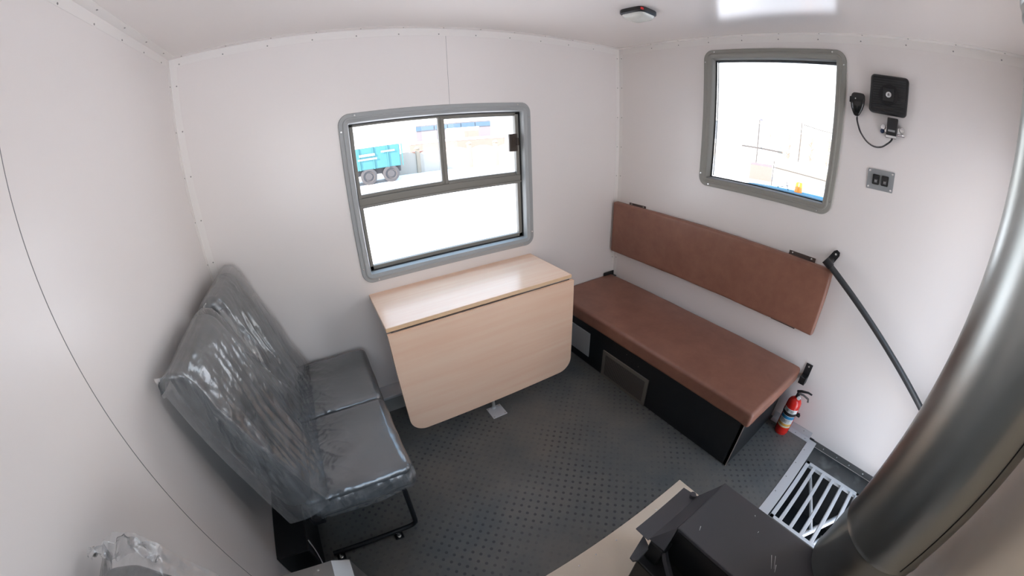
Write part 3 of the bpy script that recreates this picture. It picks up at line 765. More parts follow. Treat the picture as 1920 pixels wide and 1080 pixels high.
bpz = bmesh.new(); box(bpz, (-0.062, -0.487, 0.0), (0.029, -0.392, 0.005), 0.001, 1); cyl(bpz, (-0.018, -0.405, 0.005), (-0.018, -0.405, 0.02), 0.013, 0.011, 16)
bp_ = obj('base_plate', bpz, M['alupaint'], t)
for u, v in ((-0.052, -0.477), (0.019, -0.477), (-0.052, -0.402), (0.019, -0.402)): screw(bp_, (u, v, 0.005), (0, 0, 1), 0.006, 'screwb', 'bolt')

# ---------------------------------------------------------------- double passenger seat in plastic film
def seatpair():
    t = thing('passenger_seat', 'double charcoal seat wrapped in clear plastic film by the table', 'seat', (-W, -0.50, 0))
    # local: x from the wall, y about the middle of the pair (-0.46..0.46)
    for s in (1, -1):
        yc = 0.232 * s
        def crease(p, n):
            if n.z < 0.3: return 0.0
            k = max(0.0, min(1.0, (0.06 - p.x) / 0.16))
            d = Vector((p.x*7, p.y*13 + p.x*9, s*5.0)); c1 = 1 - min(1, abs(noise.noise(d))*5)
            d2 = Vector((p.x*16, p.y*30 - p.x*12, s*9.0)); c2 = 1 - min(1, abs(noise.noise(d2))*5)
            return k * (0.0050*c1 + 0.0022*c2)
        def sdisp(p, n): return crease(p, n) + wav(p, 9, 0.004, s) + (0.006 * max(0, 1 - (p.x/0.2)**2) * max(0, 1 - (p.y/0.21)**2) if n.z > 0.5 else 0)
        bm = rbox((0.43, 0.452, 0.115), 0.028, (90, 90, 3), sdisp, loc=(0.455, yc, 0.400))
        cu = obj('seat_cushion', bm, M['seat'], t, True, 60)
        # film drawn tight over the cushion, with creases near the back
        def fdisp(p, n):
            return 0.0025 + crease(p, n) + wav(p, 9, 0.004, s) + 0.0008 * noise.noise(p*60) + (0.006 * max(0, 1 - (p.x/0.2)**2) * max(0, 1 - (p.y/0.21)**2) if n.z > 0.5 else 0)
        bm = rbox((0.436, 0.458, 0.121), 0.031, (90, 90, 4), fdisp, loc=(0.455, yc, 0.400))
        obj('cushion_film', bm, M['filmtight'], t, True, 70)
        # backrest: leaning block, thinner and rounded at the top
        bm = rbox((0.115, 0.448, 0.66), 0.045, (4, 12, 16), lambda p, n: wav(p, 6, 0.004, 4+s), loc=(0, 0, 0))
        for v in bm.verts:
            k = (v.co.z + 0.33) / 0.66
            v.co.x *= (1.0 - 0.22*k)
            v.co.x += 0.012*math.sin(k*PI) if v.co.x > 0 else 0
            if k > 0.75: v.co.y *= 1 - 0.5*(k-0.75)
            v.co = Vector((v.co.x + 0.232 - 0.145*k, v.co.y + yc, v.co.z + 0.755))
        obj('backrest', bm, M['seat'], t, True, 60)
    # loose film over both backrests, pulled forward to the seats
    def prof(q):
        """q 0 at the hem on the seats, 1 at the rear of the top; returns x, z"""
        K = [(0.0, 0.345, 0.462), (0.10, 0.335, 0.500), (0.30, 0.285, 0.650), (0.50, 0.235, 0.800), (0.68, 0.188, 0.950), (0.80, 0.160, 1.050), (0.87, 0.135, 1.090), (0.93, 0.095, 1.102), (0.97, 0.055, 1.085), (1.0, 0.040, 1.040)]
        for a, b in zip(K[:-1], K[1:]):
            if q <= b[0]:
                u = (q - a[0]) / (b[0] - a[0]); return a[1]+(b[1]-a[1])*u, a[2]+(b[2]-a[2])*u
        return K[-1][1:]
    def rear(z): return 0.165 - 0.12 * max(0, min(1, (z - 0.42) / 0.66))
    NQ, NS, NY = 110, 26, 190
    bm = bmesh.new(); grid = []
    for i in range(NQ + 1):
        q = i / NQ; x, z = prof(q); row = []
        lo = max(0.0, 1 - q/0.25)
        for j in range(NS + NY + 1):
            if j < NS:                                   # near side, wall edge to front edge
                u = j / NS; xx = rear(z) + (x - rear(z)) * u
                zz = z - 0.050 * lo * (1-u) - 0.02*lo
                yy = -0.474 - 0.006*math.sin(PI*u) - 0.012*lo*math.sin(PI*u)
                p = Vector((xx, yy, zz)); nrm = Vector((0, -1, 0))
                am = 0.006*math.sin(PI*min(1, u*1.2)) if u < 0.83 else 0.003
            else:
                u = (j - NS) / NY; yy = -0.474 + 0.940*u
                g_ = yy - 0.0
                valley = math.exp(-(g_/0.026)**2) * max(0, min(1, (q - 0.30)/0.5))
                edge = math.exp(-((u)/0.03)**2) + math.exp(-((1-u)/0.03)**2)
                xx = x - 0.085*valley*(1 if q < 0.92 else 0.4) - 0.010*edge
                zz = z - 0.060*valley*(1 if q > 0.8 else 0.2)
                p = Vector((xx, yy, zz)); nrm = Vector((0.93, 0, 0.36)); am = 0.010
            # long folds that fan from the top towards the near lower corner, with small gathers at the top
            fy = p.y + (1-q)*0.25
            f1 = abs(noise.noise(Vector((fy*13, q*1.6, 1.0))))
            f2 = noise.noise(Vector((p.y*7 + q*3, q*3.0, 4.0)))
            f3 = noise.noise(Vector((p.y*12, q*70, 9.0))) * max(0, min(1, (q-0.74)/0.08))
            mid = math.sin(PI*min(1, q*1.15)) if q < 0.87 else 0.25
            f4 = noise.noise(Vector((fy*38, q*3.0, 12.0))); d = am * (2.6*(0.30 - f1) * mid + 1.2*f2*mid + 0.55*f4*mid + 0.30*f3 + 0.12*noise.noise(p*45))
            if q < 0.12: d += 0.006*noise.noise(Vector((p.y*40, q*4, 2)))
            p = p + nrm*(d + 0.004)
            row.append(bm.verts.new(p))
        grid.append(row)
    for i in range(NQ):
        for j in range(NS + NY):
            bm.faces.new((grid[i][j], grid[i][j+1], grid[i+1][j+1], grid[i+1][j]))
    obj('backrest_film', bm, M['film'], t, True, 75)
    # film skirt hanging below the near edge of the cushion
    bm = bmesh.new(); g2 = []
    for i in range(13):
        row = []
        for j in range(91):
            u = j/90; x = 0.245 + 0.432*u; z = 0.445 - 0.085*i/12 - (0.018*math.sin(PI*u) * i/12)
            y = -0.468 - 0.012*math.sin(PI*i/12) - 0.006*noise.noise(Vector((u*16 + i*0.35, i*0.3, 0))) - 0.003
            if u > 0.93: y += (u-0.93)*0.35
            row.append(bm.verts.new((x, y, z)))
        g2.append(row)
    for i in range(12):
        for j in range(90): bm.faces.new((g2[i][j], g2[i][j+1], g2[i+1][j+1], g2[i+1][j]))
    obj('film_skirt', bm, M['film'], t, True, 75)
    # black tube frame
    for y in (-0.43, 0.43):
        pts = round_path([(0.25, y, 0.325), (0.613, y, 0.325), (0.600, y+0.0, 0.030), (0.20, y, 0.030)], 0.035)
        obj('side_frame', tube(bmesh.new(), pts, 0.011, 12), M['blacksteel'], t, True)
        for x in (0.505, 0.225):
            bm = bmesh.new(); box(bm, (x-0.02, y-0.028, 0.0), (x+0.02, y+0.010, 0.006), 0.001, 1); foot = obj('foot_plate', bm, M['blacksteel'], t)
            bb = bmesh.new(); lathe(bb, (x, y-0.014, 0.006), [(0.011, 0), (0.011, 0.003), (0.0075, 0.003), (0.0075, 0.012), (0.001, 0.013)], 12); obj('bolt', bb, M['screwb'], foot)
    bm = bmesh.new()
    for (x, z) in ((0.56, 0.325), (0.28, 0.325)): cyl(bm, (x, -0.44, z), (x, 0.44, z), 0.011, n=12)
    obj('cross_tubes', bm, M['blacksteel'], t, True)
    bm = bmesh.new(); box(bm, (0.22, -0.455, 0.30), (0.275, -0.425, 0.42), 0.004, 1); box(bm, (0.22, 0.425, 0.30), (0.275, 0.455, 0.42), 0.004, 1); box(bm, (0.20, -0.44, 0.33), (0.66, 0.44, 0.343), 0.002, 1)
    obj('seat_pan', bm, M['blacksteel'], t)
    bm = bmesh.new(); lathe(bm, (0.262, -0.475, 0.385), [(0.020, 0.02), (0.022, 0.0), (0.018, -0.014), (0.001, -0.016)], 20, axis='y'); obj('hinge_knob', bm, M['black'], t, True)
    return t
s1 = seatpair()
def dup(root, loc, label):
    r = root.copy(); C.objects.link(r); r.location = loc; r['label'] = label
    for ch in list(root.children):
        c = ch.copy(); C.objects.link(c); c.parent = r
        for g in ch.children:
            e = g.copy(); C.objects.link(e); e.parent = c
    return r
s2 = dup(s1, (-W, -1.925, 0), 'second film wrapped seat, only the crumpled top of its backrest showing at the bottom edge')
bm = bmesh.new(); g3 = []
for i in range(15):
    row = []
    for j in range(50):
        u = j/49; v = i/14; hgt = 0.024*(math.exp(-((u-0.30)/0.10)**2) + 0.75*math.exp(-((u-0.68)/0.16)**2) + 0.25)
        row.append(bm.verts.new((0.022 + 0.15*u, 0.440 + 0.016*math.sin(9*u + 3*v) + 0.012*noise.noise(Vector((u*9, v*4, 3))), 1.085 - 0.05*max(0, u-0.5) + hgt*v + 0.01*noise.noise(Vector((u*14, v*3, 7)))*v)))
    g3.append(row)
for i in range(14):
    for j in range(49): bm.faces.new((g3[i][j], g3[i][j+1], g3[i+1][j+1], g3[i+1][j]))
obj('loose_film', bm, M['film'], s2, True, 80)
s1['group'] = s2['group'] = 'film wrapped seats along the wall'

# black housing under and behind the seat, with a pale cord
t = tag(obj('seat_base_box', B((-W, -0.985, 0.0), (-2.455, -0.10, 0.20), 0.004, 1), M['blacksteel']), 'black box on the floor under the film wrapped seat', 'box')
tag(obj('cord', tube(bmesh.new(), catmull([Vector(p) for p in ((-2.452, -0.93, 0.19), (-2.448, -0.955, 0.12), (-2.452, -0.985, 0.05), (-2.46, -1.01, 0.004))], 8), 0.0028, 8), M['labelwhite'], None, True), 'thin pale cord hanging from the black box under the seat', 'cord')

# aluminium box at the lower edge of the view
t = thing('heater_box', 'grey aluminium sheet box on the floor between the two film wrapped seats', 'box', (-W, -1.28, 0))
bm = bmesh.new()
pr_ = [(0.0, 0.30), (0.255, 0.30), (0.315, 0.265), (0.335, 0.0), (0.0, 0.0)]
A = [bm.verts.new((x, 0.158, z)) for x, z in pr_]; Bv = [bm.verts.new((x, -0.16, z)) for x, z in pr_]
bm.faces.new(A); bm.faces.new(Bv[::-1])
for i in range(5): bm.faces.new((A[i], A[(i+1) % 5], Bv[(i+1) % 5], Bv[i]))
obj('casing', bm, M['alu'], t)
screw(t, (0.20, 0.135, 0.30), (0, 0, 1), 0.005, 'screwb'); screw(t, (0.06, 0.125, 0.30), (0, 0, 1), 0.005)

# ---------------------------------------------------------------- stove on its sheet, and the flue
sh = obj('floor_sheet', B((-1.78, -D+0.004, 0.0), (-0.830, -1.4147, 0.004), 0.0008, 1), M['tan'])
tag(sh, 'beige metal sheet on the floor under the stove', 'metal sheet')
for x in (-1.413, -1.501, -1.60, -1.30, -1.05): screw(sh, (x, -1.455, 0.004), (0, 0, 1), 0.004, 'screwb', 'rivet')
t = thing('stove', 'black steel heating stove with a flat box top and tilted front lip', 'stove', (-1.22, -1.90, 0.004))
TOPZ = 0.5
ub = bmesh.new(); box(ub, (-0.129, -0.214, 0.295), (0.130, 0.219, 0.496), 0.005, 2)
def scr(x0, y0, x1, y1, wd):
    a = Vector((x0, y0, 0)); b = Vector((x1, y1, 0)); n = (b-a).normalized().cross(Vector((0, 0, 1)))*wd
    f_ = ub.faces.new([ub.verts.new(p + Vector((0, 0, 0.4963))) for p in (a-n*0.3, a+n*0.3, b+n, b-n)]); f_.material_index = 1
scr(-0.028, -0.085, 0.012, -0.060, 0.0010); scr(-0.022, -0.092, 0.018, -0.072, 0.0008); scr(-0.030, -0.100, -0.006, -0.090, 0.0012)
scr(-0.085, 0.165, -0.070, 0.172, 0.0014); scr(-0.118, -0.160, -0.108, -0.143, 0.0011); scr(0.045, 0.02, 0.052, 0.02, 0.0012); scr(0.09, 0.06, 0.095, 0.064, 0.0015)
obj('upper_casing', ub, [M['stove'], M['alupaint']], t)
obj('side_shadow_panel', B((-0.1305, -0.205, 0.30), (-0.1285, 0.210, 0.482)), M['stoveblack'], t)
lbx = bmesh.new(); box(lbx, (-0.212, -0.33, 0.055), (0.125, 0.262, 0.300), 0.006, 2)
obj('firebox', lbx, M['stoveblack'], t)
for sx_ in (-0.17, 0.09):
    for sy_ in (-0.29, 0.22): obj('leg', B((sx_-0.015, sy_-0.015, 0.0), (sx_+0.015, sy_+0.015, 0.057)), M['stoveblack'], t)
# sloped hood plate and front lip
def quad(pts, m, nm, thick=0.004):
    P = [Vector(p) for p in pts]; n = (P[1]-P[0]).cross(P[2]-P[0]).normalized()*thick
    bm = bmesh.new(); A = [bm.verts.new(p) for p in P]; Bv = [bm.verts.new(p - n) for p in P]
    bm.faces.new(A); bm.faces.new(Bv[::-1])
    for i in range(len(P)): bm.faces.new((A[i], A[(i+1) % len(P)], Bv[(i+1) % len(P)], Bv[i]))
    return obj(nm, bm, m, t)
def qw(pts, m, nm, th_=0.004): return quad([Vector(p) - Vector((-1.22, -1.90, 0.004)) for p in pts], m, nm, th_)
qw([(-1.144, -1.566, .400), (-1.397, -1.570, .400), (-1.406, -1.632, .420), (-1.150, -1.630, .420)], M['stove'], 'front_lip')
qw([(-1.400, -1.634, .417), (-1.150, -1.632, .417), (-1.100, -1.684, .492), (-1.349, -1.682, .492), (-1.399, -1.696, .425)], M['stove'], 'hood_plate')
bm = bmesh.new(); cyl(bm, (0.055, 0.283, 0.400), (0.055, 0.283, 0.430), 0.009, 0.011, 16); obj('hinge_pin', bm, M['stove'], t, True)
hf = bmesh.new(); box(hf, (-0.180, 0.205, 0.295), (0.065, 0.262, 0.408), 0.004, 1); obj('front_wall', hf, M['stoveblack'], t)
qw([(-1.376, -1.597, .365), (-1.462, -1.626, .352), (-1.463, -1.642, .352), (-1.450, -1.650, .352), (-1.395, -1.645, .365)], M['stove'], 'door_tongue', 0.016)
hb_ = bmesh.new(); tube(hb_, [(-0.165, 0.205, 0.395), (-0.172, 0.185, 0.372), (-0.195, 0.120, 0.330), (-0.205, 0.05, 0.305)], [0.010, 0.011, 0.011, 0.010], 4); obj('handle', hb_, M['stove'], t)
cl_ = bmesh.new(); lathe(cl_, (0.138, -0.283, 0), [(0.108, 0.290), (0.108, 0.498)], 40); obj('flue_collar', cl_, M['stoveblack'], t, True)
# scratches on the casing top

t = thing('flue_pipe', 'large vertical galvanised steel flue pipe rising from the stove', 'pipe', (-1.0812, -2.1904, 0.0))
bm = bmesh.new(); lathe(bm, (0, 0, 0), [(0.112, 0.508), (0.133, 0.515), (0.1335, 0.715), (0.1355, 0.722), (0.1335, 0.729), (0.1325, 0.735), (0.1325, H-0.002)], 96)
obj('pipe', bm, M['pipe'], t, True, 30)
bm = bmesh.new(); lathe(bm, (0, 0, 0), [(0.133, 1.875), (0.138, 1.880), (0.138, 1.900), (0.141, 1.904), (0.141, H-0.001), (0.129, H-0.001)], 96)
obj('ceiling_collar', bm, M['pipe'], t, True, 30)
sm = bmesh.new()
dirc = Vector((-1.9917+1.0812, -1.8707+2.1904, 0)).normalized()
ang = math.atan2(dirc.y, dirc.x) + math.radians(53)
rr = 0.1326
for k_ in range(1):
    p0 = Vector((rr*math.cos(ang), rr*math.sin(ang), 0.735)); q_ = Vector((-math.sin(ang), math.cos(ang), 0))*0.0016
    nn_ = Vector((math.cos(ang), math.sin(ang), 0))*0.0012
    vs = [p0-q_, p0+q_]; top = Vector((0, 0, 1.875-0.735))
    A = [sm.verts.new(v + o_) for o_ in (Vector(), nn_) for v in vs]; Bv = [sm.verts.new(v + o_ + top) for o_ in (Vector(), nn_) for v in vs]
    for i, j in ((0, 1), (1, 3), (3, 2), (2, 0)): sm.faces.new((A[i], A[j], Bv[j], Bv[i]))
obj('pipe_seam', sm, M['black'], t)

# ---------------------------------------------------------------- entrance step grating in the well
t = thing('step_grate', 'white metal step grating over the stair well beside the stove', 'grate', (-0.375, -2.06, -0.03))
gx0, gx1 = -0.262, 0.235; gy0, gy1 = -0.19, 0.185
fr = bmesh.new()
box(fr, (gx0, gy1-0.024, -0.025), (gx1, gy1, 0), 0.002, 1); box(fr, (gx0, gy0, -0.025), (gx1, gy0+0.024, 0), 0.002, 1)
box(fr, (gx0, gy0, -0.025), (gx0+0.024, gy1, 0), 0.002, 1); box(fr, (gx1-0.024, gy0, -0.025), (gx1, gy1, 0), 0.002, 1)
obj('frame', fr, M['alupaint'], t)
for y in (-1.935, -2.000, -2.066, -2.132, -2.198):
    obj('bar', B((gx0+0.01, y+2.06-0.010, -0.022), (gx1-0.01, y+2.06+0.010, -0.001), 0.002, 1), M['alupaint'], t)
cp = tag(obj('checker_plate', B((-0.140, -D+0.01, -0.040), (-0.004, -1.868, -0.034)), M['checker']), 'dark worn checker plate between the step grating and the wall', 'metal plate')
t = thing('folding_step', 'pale metal folding step seen through the bars of the grating', 'step', (-0.33, -2.1, -0.55))
bm = bmesh.new(); cyl(bm, (-0.30, 0.10, 0.33), (0.20, -0.16, 0.33), 0.016, n=14); cyl(bm, (-0.30, 0.02, 0.20), (0.28, -0.22, 0.20), 0.014, n=14); obj('tube', bm, M['alupaint'], t, True)
bm = bmesh.new(); cyl(bm, (0.16, 0.16, 0.46), (-0.08, -0.02, 0.36), 0.010, n=12); obj('stay', bm, M['alupaint'], t, True)
bm = bmesh.new(); box(bm, (-0.14, -0.32, 0.17), (0.10, -0.12, 0.185), 0.003, 1); obj('tread', bm, M['alupaint'], t)
for x in (-0.14, 0.20): obj('leg', B((x-0.012, -0.232, 0.0), (x+0.012, -0.208, 0.20)), M['alupaint'], t)

# ---------------------------------------------------------------- outside
GZ = -1.2
g = bmesh.new(); NG = 40
vv = [[g.verts.new((-150 + 300*i/NG, -60 + 260*j/NG, GZ)) for j in range(NG+1)] for i in range(NG+1)]
for i in range(NG):
    for j in range(NG): g.faces.new((vv[i][j], vv[i+1][j], vv[i+1][j+1], vv[i][j+1]))
struct('ground', g, M['snow'])
CX, CY = -1.9917, -1.8707
def at(az, dist): a = math.radians(az); return CX + dist*math.sin(a), CY + dist*math.cos(a)
def zel(el, dist): return 1.55 + dist*math.tan(math.radians(el))
def omat(name, c, r=0.7): return mat(name, c, r)
cyan = omat('cyan_paint', (0.035, 0.15, 0.17), 0.6); grim = omat('grey_tyre', (0.05, 0.05, 0.055)); cream = omat('cream_concrete', (0.26, 0.218, 0.168))
pale = omat('pale_render', (0.351, 0.34, 0.312)); brick = omat('faded_brick', (0.17, 0.125, 0.11)); bluep = omat('blue_cladding', (0.045, 0.09, 0.14)); greyp = omat('grey_cladding', (0.126, 0.122, 0.139))
hillm = omat('frosted_hill', (0.26, 0.277, 0.286)); bark = omat('bare_twigs', (0.24, 0.20, 0.17)); olive = omat('pale_yellow_panel', (0.21, 0.20, 0.15))

# cyan tipper trailer (local x along its length)
tx, ty = at(10, 22.4); 
t = thing('trailer', 'cyan trailer with white lettering and grey wheels parked on the snow', 'trailer', (tx, ty, GZ))
t.rotation_euler = (0, 0, math.radians(-8))
bx0, bx1 = -2.9, 1.36; zt, zb = zel(-1.4, 22.4)-GZ, zel(-4.7, 22.4)-GZ
obj('body', B((bx0, 0, zb), (bx1, 2.4, zt), 0.05, 2), cyan, t)
obj('snow_load', B((bx0-0.02, -0.02, zt), (bx1+0.02, 2.42, zt+0.16), 0.07, 3), M['snow'], t)
rb = bmesh.new()
for i in range(6): obj('rib', B((bx0+0.1+i*0.85, -0.05, zb), (bx0+0.16+i*0.85, 0.0, zt)), cyan, t)
obj('chassis', B((bx0, 0.3, 0.55), (bx1, 2.1, zb), 0.02, 1), grim, t)
for x in (-2.0, -0.62, 0.72):
    for y in (0.0, 2.0):
        bm = bmesh.new(); lathe(bm, (x, y, 0.50), [(0.001, 0.0), (0.2, 0.0), (0.22, 0.05), (0.30, 0.05), (0.34, 0.0), (0.50, 0.02), (0.50, 0.33), (0.001, 0.33)], 28, axis='y'); obj('wheel', bm, grim, t, True)
lt = bmesh.new(); random.seed(5)
for (lx, lz, n_, hh) in ((-1.05, zt-0.50, 9, 0.14), (-1.15, zt-0.72, 11, 0.10), (0.25, zt-0.38, 8, 0.10)):
    for i in range(n_):
        x = lx + i*0.105
        for (u0, u1, v0, v1) in random.choice([[(0, .02, 0, 1), (.05, .07, 0, 1), (0, .07, .4, .6)], [(0, .02, 0, 1), (0, .07, .8, 1), (.05, .07, 0, 1)], [(0, .07, 0, .2), (0, .02, 0, 1), (.05, .07, 0, 1)]]):
            box(lt, (x+u0, -0.062, lz+hh*v0), (x+u1, -0.052, lz+hh*v1))
    obj('lettering', lt, M['labelwhite'], t); lt = bmesh.new()

# precast concrete fence
posts = [17.6, 19.6, 21.7, 24.0, 28.0, 31.2]
P = [at(a, 25.5 + 0.05*(a-17)) for a in (12.5, 16.1, 19.9, 24.0, 28.0, 32.0, 36.0)]
t = thing('concrete_fence', 'cream precast concrete fence with capped posts and arched panels', 'fence', (P[0][0], P[0][1], GZ))
for i, (x, y) in enumerate(P):
    lx, ly = x - P[0][0], y - P[0][1]
    bm = bmesh.new(); box(bm, (lx-0.13, ly-0.13, 0), (lx+0.13, ly+0.13, 1.62), 0.02, 1); lathe(bm, (lx, ly, 0), [(0.2, 1.62), (0.2, 1.68), (0.15, 1.75), (0.01, 1.80)], 16)
    obj('post', bm, cream, t)
    if i < len(P)-1:
        x2, y2 = P[i+1][0]-P[0][0], P[i+1][1]-P[0][1]
        bm = bmesh.new(); n = 14; A = []; Bv = []; lo_ = []; lob = []
        d = Vector((x2-lx, y2-ly, 0)); nn = Vector((-d.y, d.x, 0)).normalized()*0.05
        for k_ in range(n+1):
            u = k_/n; p = Vector((lx, ly, 0)) + d*u; h = 1.25 + 0.25*math.sin(PI*u)
            A.append(bm.verts.new(p + nn + Vector((0, 0, h)))); Bv.append(bm.verts.new(p - nn + Vector((0, 0, h))))
            lo_.append(bm.verts.new(p + nn)); lob.append(bm.verts.new(p - nn))
        for k_ in range(n):
            bm.faces.new((A[k_], A[k_+1], Bv[k_+1], Bv[k_])); bm.faces.new((lo_[k_], lo_[k_+1], A[k_+1], A[k_])); bm.faces.new((lob[k_+1], lob[k_], Bv[k_], Bv[k_+1]))
        obj('fence_panel', bm, omat('cream_panel', (0.311, 0.286, 0.252)) if i == 0 else bpy.data.materials['cream_panel'], t)

def block(name, label, cat, az0, az1, dist, el0, el1, depth, m, parts=(), roof=True):
    x0, y0 = at(az0, dist); x1, y1 = at(az1, dist)
    t = thing(name, label, cat, (x0, y0, GZ)); L_ = math.hypot(x1-x0, y1-y0); t.rotation_euler = (0, 0, math.atan2(y1-y0, x1-x0))
    zb = max(0, zel(el0, dist) - GZ) if el0 is not None else 0; zt = zel(el1, dist) - GZ
    obj('walls', B((0, 0, 0), (L_, depth, zt)), m, t)
    if roof: obj('snowy_roof', B((-0.1, -0.1, zt), (L_+0.1, depth+0.1, zt+0.004*dist), 0.05, 1), M['snow'], t)
    for nm, u0, u1, e0, e1, mm, pr in parts:
        obj(nm, B((L_*u0, -pr, zel(e0, dist)-GZ), (L_*u1, 0.0, zel(e1, dist)-GZ)), mm, t)
    return t
block('warehouse', 'long low warehouse with a band of blue cladding beyond the fence', 'building', 16.2, 27.4, 85, None, 0.95, 18, greyp,
      [('blue_cladding', 0.0, 0.24, 0.15, 0.8, bluep, 0.2), ('blue_cladding', 0.255, 0.42, 0.15, 0.8, bluep, 0.2), ('blue_cladding', 0.43, 0.60, 0.15, 0.8, bluep, 0.2), ('blue_cladding', 0.61, 0.79, 0.15, 0.8, bluep, 0.2), ('blue_cladding', 0.80, 1.0, 0.15, 0.8, bluep, 0.2)])
block('shed', 'cream cabin with a brown end in front of the warehouse', 'building', 20.8, 25.6, 60, None, -0.1, 5, pale, [('brown_end', 0.55, 1.0, -1.9, -0.45, brick, 0.15)])
block('brick_wall', 'low faded brick building behind the concrete fence', 'building', 15.0, 29.5, 42, None, -1.8, 4, brick)
block('container', 'pinkish brown container standing by the concrete fence', 'container', 15.3, 17.0, 25.9, None, -2.9, 1.0, omat('pinkish_container', (0.176, 0.113, 0.101)), roof=False)
block('white_hall', 'long white hall roof behind the cyan trailer', 'building', 2.0, 16.0, 60, None, -0.9, 15, pale)
# hills
def hill(name, label, pts, dist, m):
    bm = bmesh.new(); T_ = []; Bo = []; Bk = []
    for az, el in pts:
        x, y = at(az, dist); x2, y2 = at(az, dist*1.25); T_.append(bm.verts.new((x + (x2-x)*0.6, y + (y2-y)*0.6, zel(el, dist*1.15)))); Bo.append(bm.verts.new((x, y, GZ))); Bk.append(bm.verts.new((x2, y2, GZ)))
    for i in range(len(pts)-1):
        bm.faces.new((Bo[i], Bo[i+1], T_[i+1], T_[i])); bm.faces.new((T_[i], T_[i+1], Bk[i+1], Bk[i]))
    o = obj(name, bm, m, None, True, 80); o['kind'] = 'structure'; return o
hill('hills', '', [(-12, 0.5), (-4, 0.9), (2, 1.1), (8, 1.2), (14, 0.8), (20, 1.1), (26, 2.0), (32, 2.6), (40, 2.2), (50, 1.8), (60, 1.6), (70, 1.9), (82, 1.2), (92, 0.8)], 150, hillm)

# truck cab in front of the body: blue roof with an orange beacon
rz = 1.06
t = thing('truck_cab', 'blue truck cab roof with an orange beacon outside the framed window', 'truck', (1.35, -1.18, 0))
cabm = omat('blue_cab_paint', (0.040, 0.135, 0.20), 0.9); cabm.node_tree.nodes['Principled BSDF'].inputs['Specular IOR Level'].default_value = 0.1
bm = rbox((1.75, 2.25, 2.1), 0.10, (8, 8, 4), None, loc=(0, 0, rz - 1.05))
for v in bm.verts:
    if v.co.z > rz - 0.2: v.co.z += 0.03*(1-(v.co.y/1.12)**2) + 0.02*(1-(v.co.x/0.88)**2) - 0.03
obj('cab_shell', bm, cabm, t, True, 60)
ax_, ay_ = at(73.9, 4.1)
bc = bmesh.new(); lx, ly = ax_-1.35, ay_+1.18
lathe(bc, (lx, ly, 0), [(0.042, rz+0.005), (0.042, rz+0.03), (0.040, rz+0.035), (0.036, rz+0.095), (0.028, rz+0.108), (0.001, rz+0.112)], 24)
obj('beacon', bc, mat('orange_beacon', (0.75, 0.20, 0.01), 0.25), t, True)
an = bmesh.new(); tube(an, [(lx-0.02, ly+0.10, rz), (lx-0.015, ly+0.14, rz+0.09), (lx, ly+0.11, rz+0.05), (lx+0.01, ly+0.24, rz+0.01)], 0.004, 6); obj('wiring', an, M['black'], t, True)
obj('windscreen', B((0.80, -0.95, 0.25), (0.885, 0.95, 0.85), 0.03, 2), M['gasket'], t)

# yard beyond the cab
block('yellow_shed', 'pale yellow low building with dark fence rail in the snowy yard', 'building', 70.2, 84.0, 30, None, -3.2, 5, olive)
block('pink_container', 'pale pink container in the yard beyond the truck cab', 'container', 66.5, 69.8, 26, None, -4.0, 2.5, omat('faded_pink', (0.13, 0.088, 0.084)), roof=False)
block('teal_kiosk', 'small pale teal kiosk in the snowy yard', 'kiosk', 70.3, 71.6, 45, None, -1.0, 3, omat('faded_teal', (0.084, 0.13, 0.126)))
block('distant_block', 'pale distant building with windows above the yard', 'building', 73.2, 81.0, 70, None, 1.2, 12, omat('straw_render', (0.24, 0.225, 0.18)),
      [('window', 0.10+0.14*i, 0.16+0.14*i, -0.2, 0.5, greyp, 0.05) for i in range(6)])
block('low_shed', 'pale low shed at the far edge of the yard', 'shed', 60.5, 63.2, 45, None, -1.6, 5, pale)
darkp = omat('weathered_dark_metal', (0.045, 0.043, 0.042))
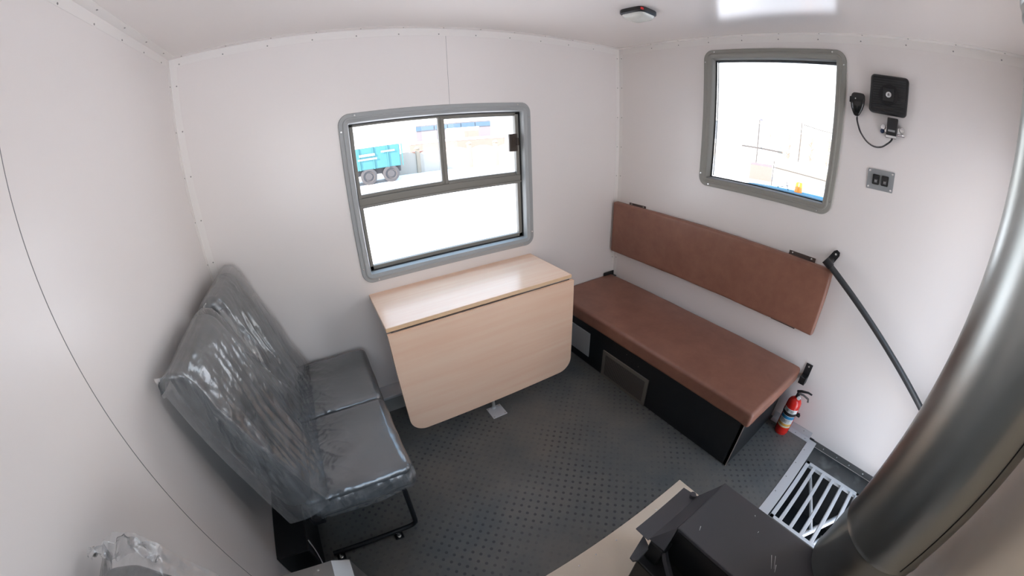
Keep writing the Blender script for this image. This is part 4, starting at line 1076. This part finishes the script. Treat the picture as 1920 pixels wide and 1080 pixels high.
def pole(name, label, az, dist, el0, el1, r, arm=False):
    x, y = at(az, dist); h = zel(el1, dist)-GZ
    bm = bmesh.new(); cyl(bm, (0, 0, 0), (0, 0, h), r, r*0.7, 10)
    t = thing(name, label, 'pole', (x, y, GZ)); obj('shaft', bm, darkp, t, True)
    if arm: obj('lamp_head', B((-0.15, -0.1, h-0.1), (0.6, 0.1, h+0.08), 0.03, 1), greyp, t)
pole('lamp_post', 'thin grey lamp post with a short head in the yard', 67.3, 38, 0, 2.5, 0.07, True)
pole('utility_pole', 'grey utility pole carrying the wires in the yard', 73.3, 45, 0, 2.9, 0.08)
pole('marker_pole', 'short thin dark pole rising behind the truck cab', 69.9, 12, 0, -3.0, 0.022)
def wire(name, label, pts, r):
    tag(obj(name, tube(bmesh.new(), [Vector((*at(a, d_), zel(e, d_))) for a, e, d_ in pts], r*1.6, 6), darkp, None), label, 'rail')
wire('fence_rail', 'thin dark rail in front of the pale yellow building', [(69.9, -3.9, 11.9), (74, -4.2, 11.9), (79, -4.5, 11.9), (84, -4.9, 11.9)], 0.012)
wire('fence_rail', 'long thin rail across the far side of the yard', [(65.0, -1.5, 40), (68, -1.55, 40), (71.0, -1.7, 40)], 0.06)
wire('overhead_wire', 'overhead wire leaving the utility pole', [(73.5, 2.6, 44.5), (76, 2.2, 45), (84, 1.6, 45)], 0.03)
random.seed(11)
def tree(az, dist, h, label):
    x, y = at(az, dist); bm = bmesh.new(); tube(bm, [(0, 0, 0), (0.05, 0, h*0.5), (0, 0.05, h*0.8)], [0.12, 0.08, 0.03], 8)
    t = thing('tree', label, 'tree', (x, y, GZ), 'bare trees in the yard')
    obj('trunk', bm, bark, t, True)
    bm = bmesh.new()
    for i in range(60):
        z = h*(0.3+0.6*random.random()); a = random.random()*2*PI; L_ = h*0.22*(1.2 - z/h)
        p0 = Vector((0, 0, z)); p1 = p0 + Vector((math.cos(a), math.sin(a), 0.9))*L_
        tube(bm, [p0, (p0+p1)/2 + Vector((0, 0, 0.05)), p1], [0.03, 0.02, 0.008], 5)
    obj('branches', bm, bark, t)
for az, d_, h, lb_ in ((71.8, 36, 3.6, 'bare tree left of the straw coloured block'), (74.9, 38, 3.8, 'bare tree in front of the straw coloured block'), (77.4, 36, 3.9, 'tallest bare tree near the window edge'), (69.0, 60, 4.5, 'bare tree beside the lamp post')):
    tree(az, d_, h, lb_)
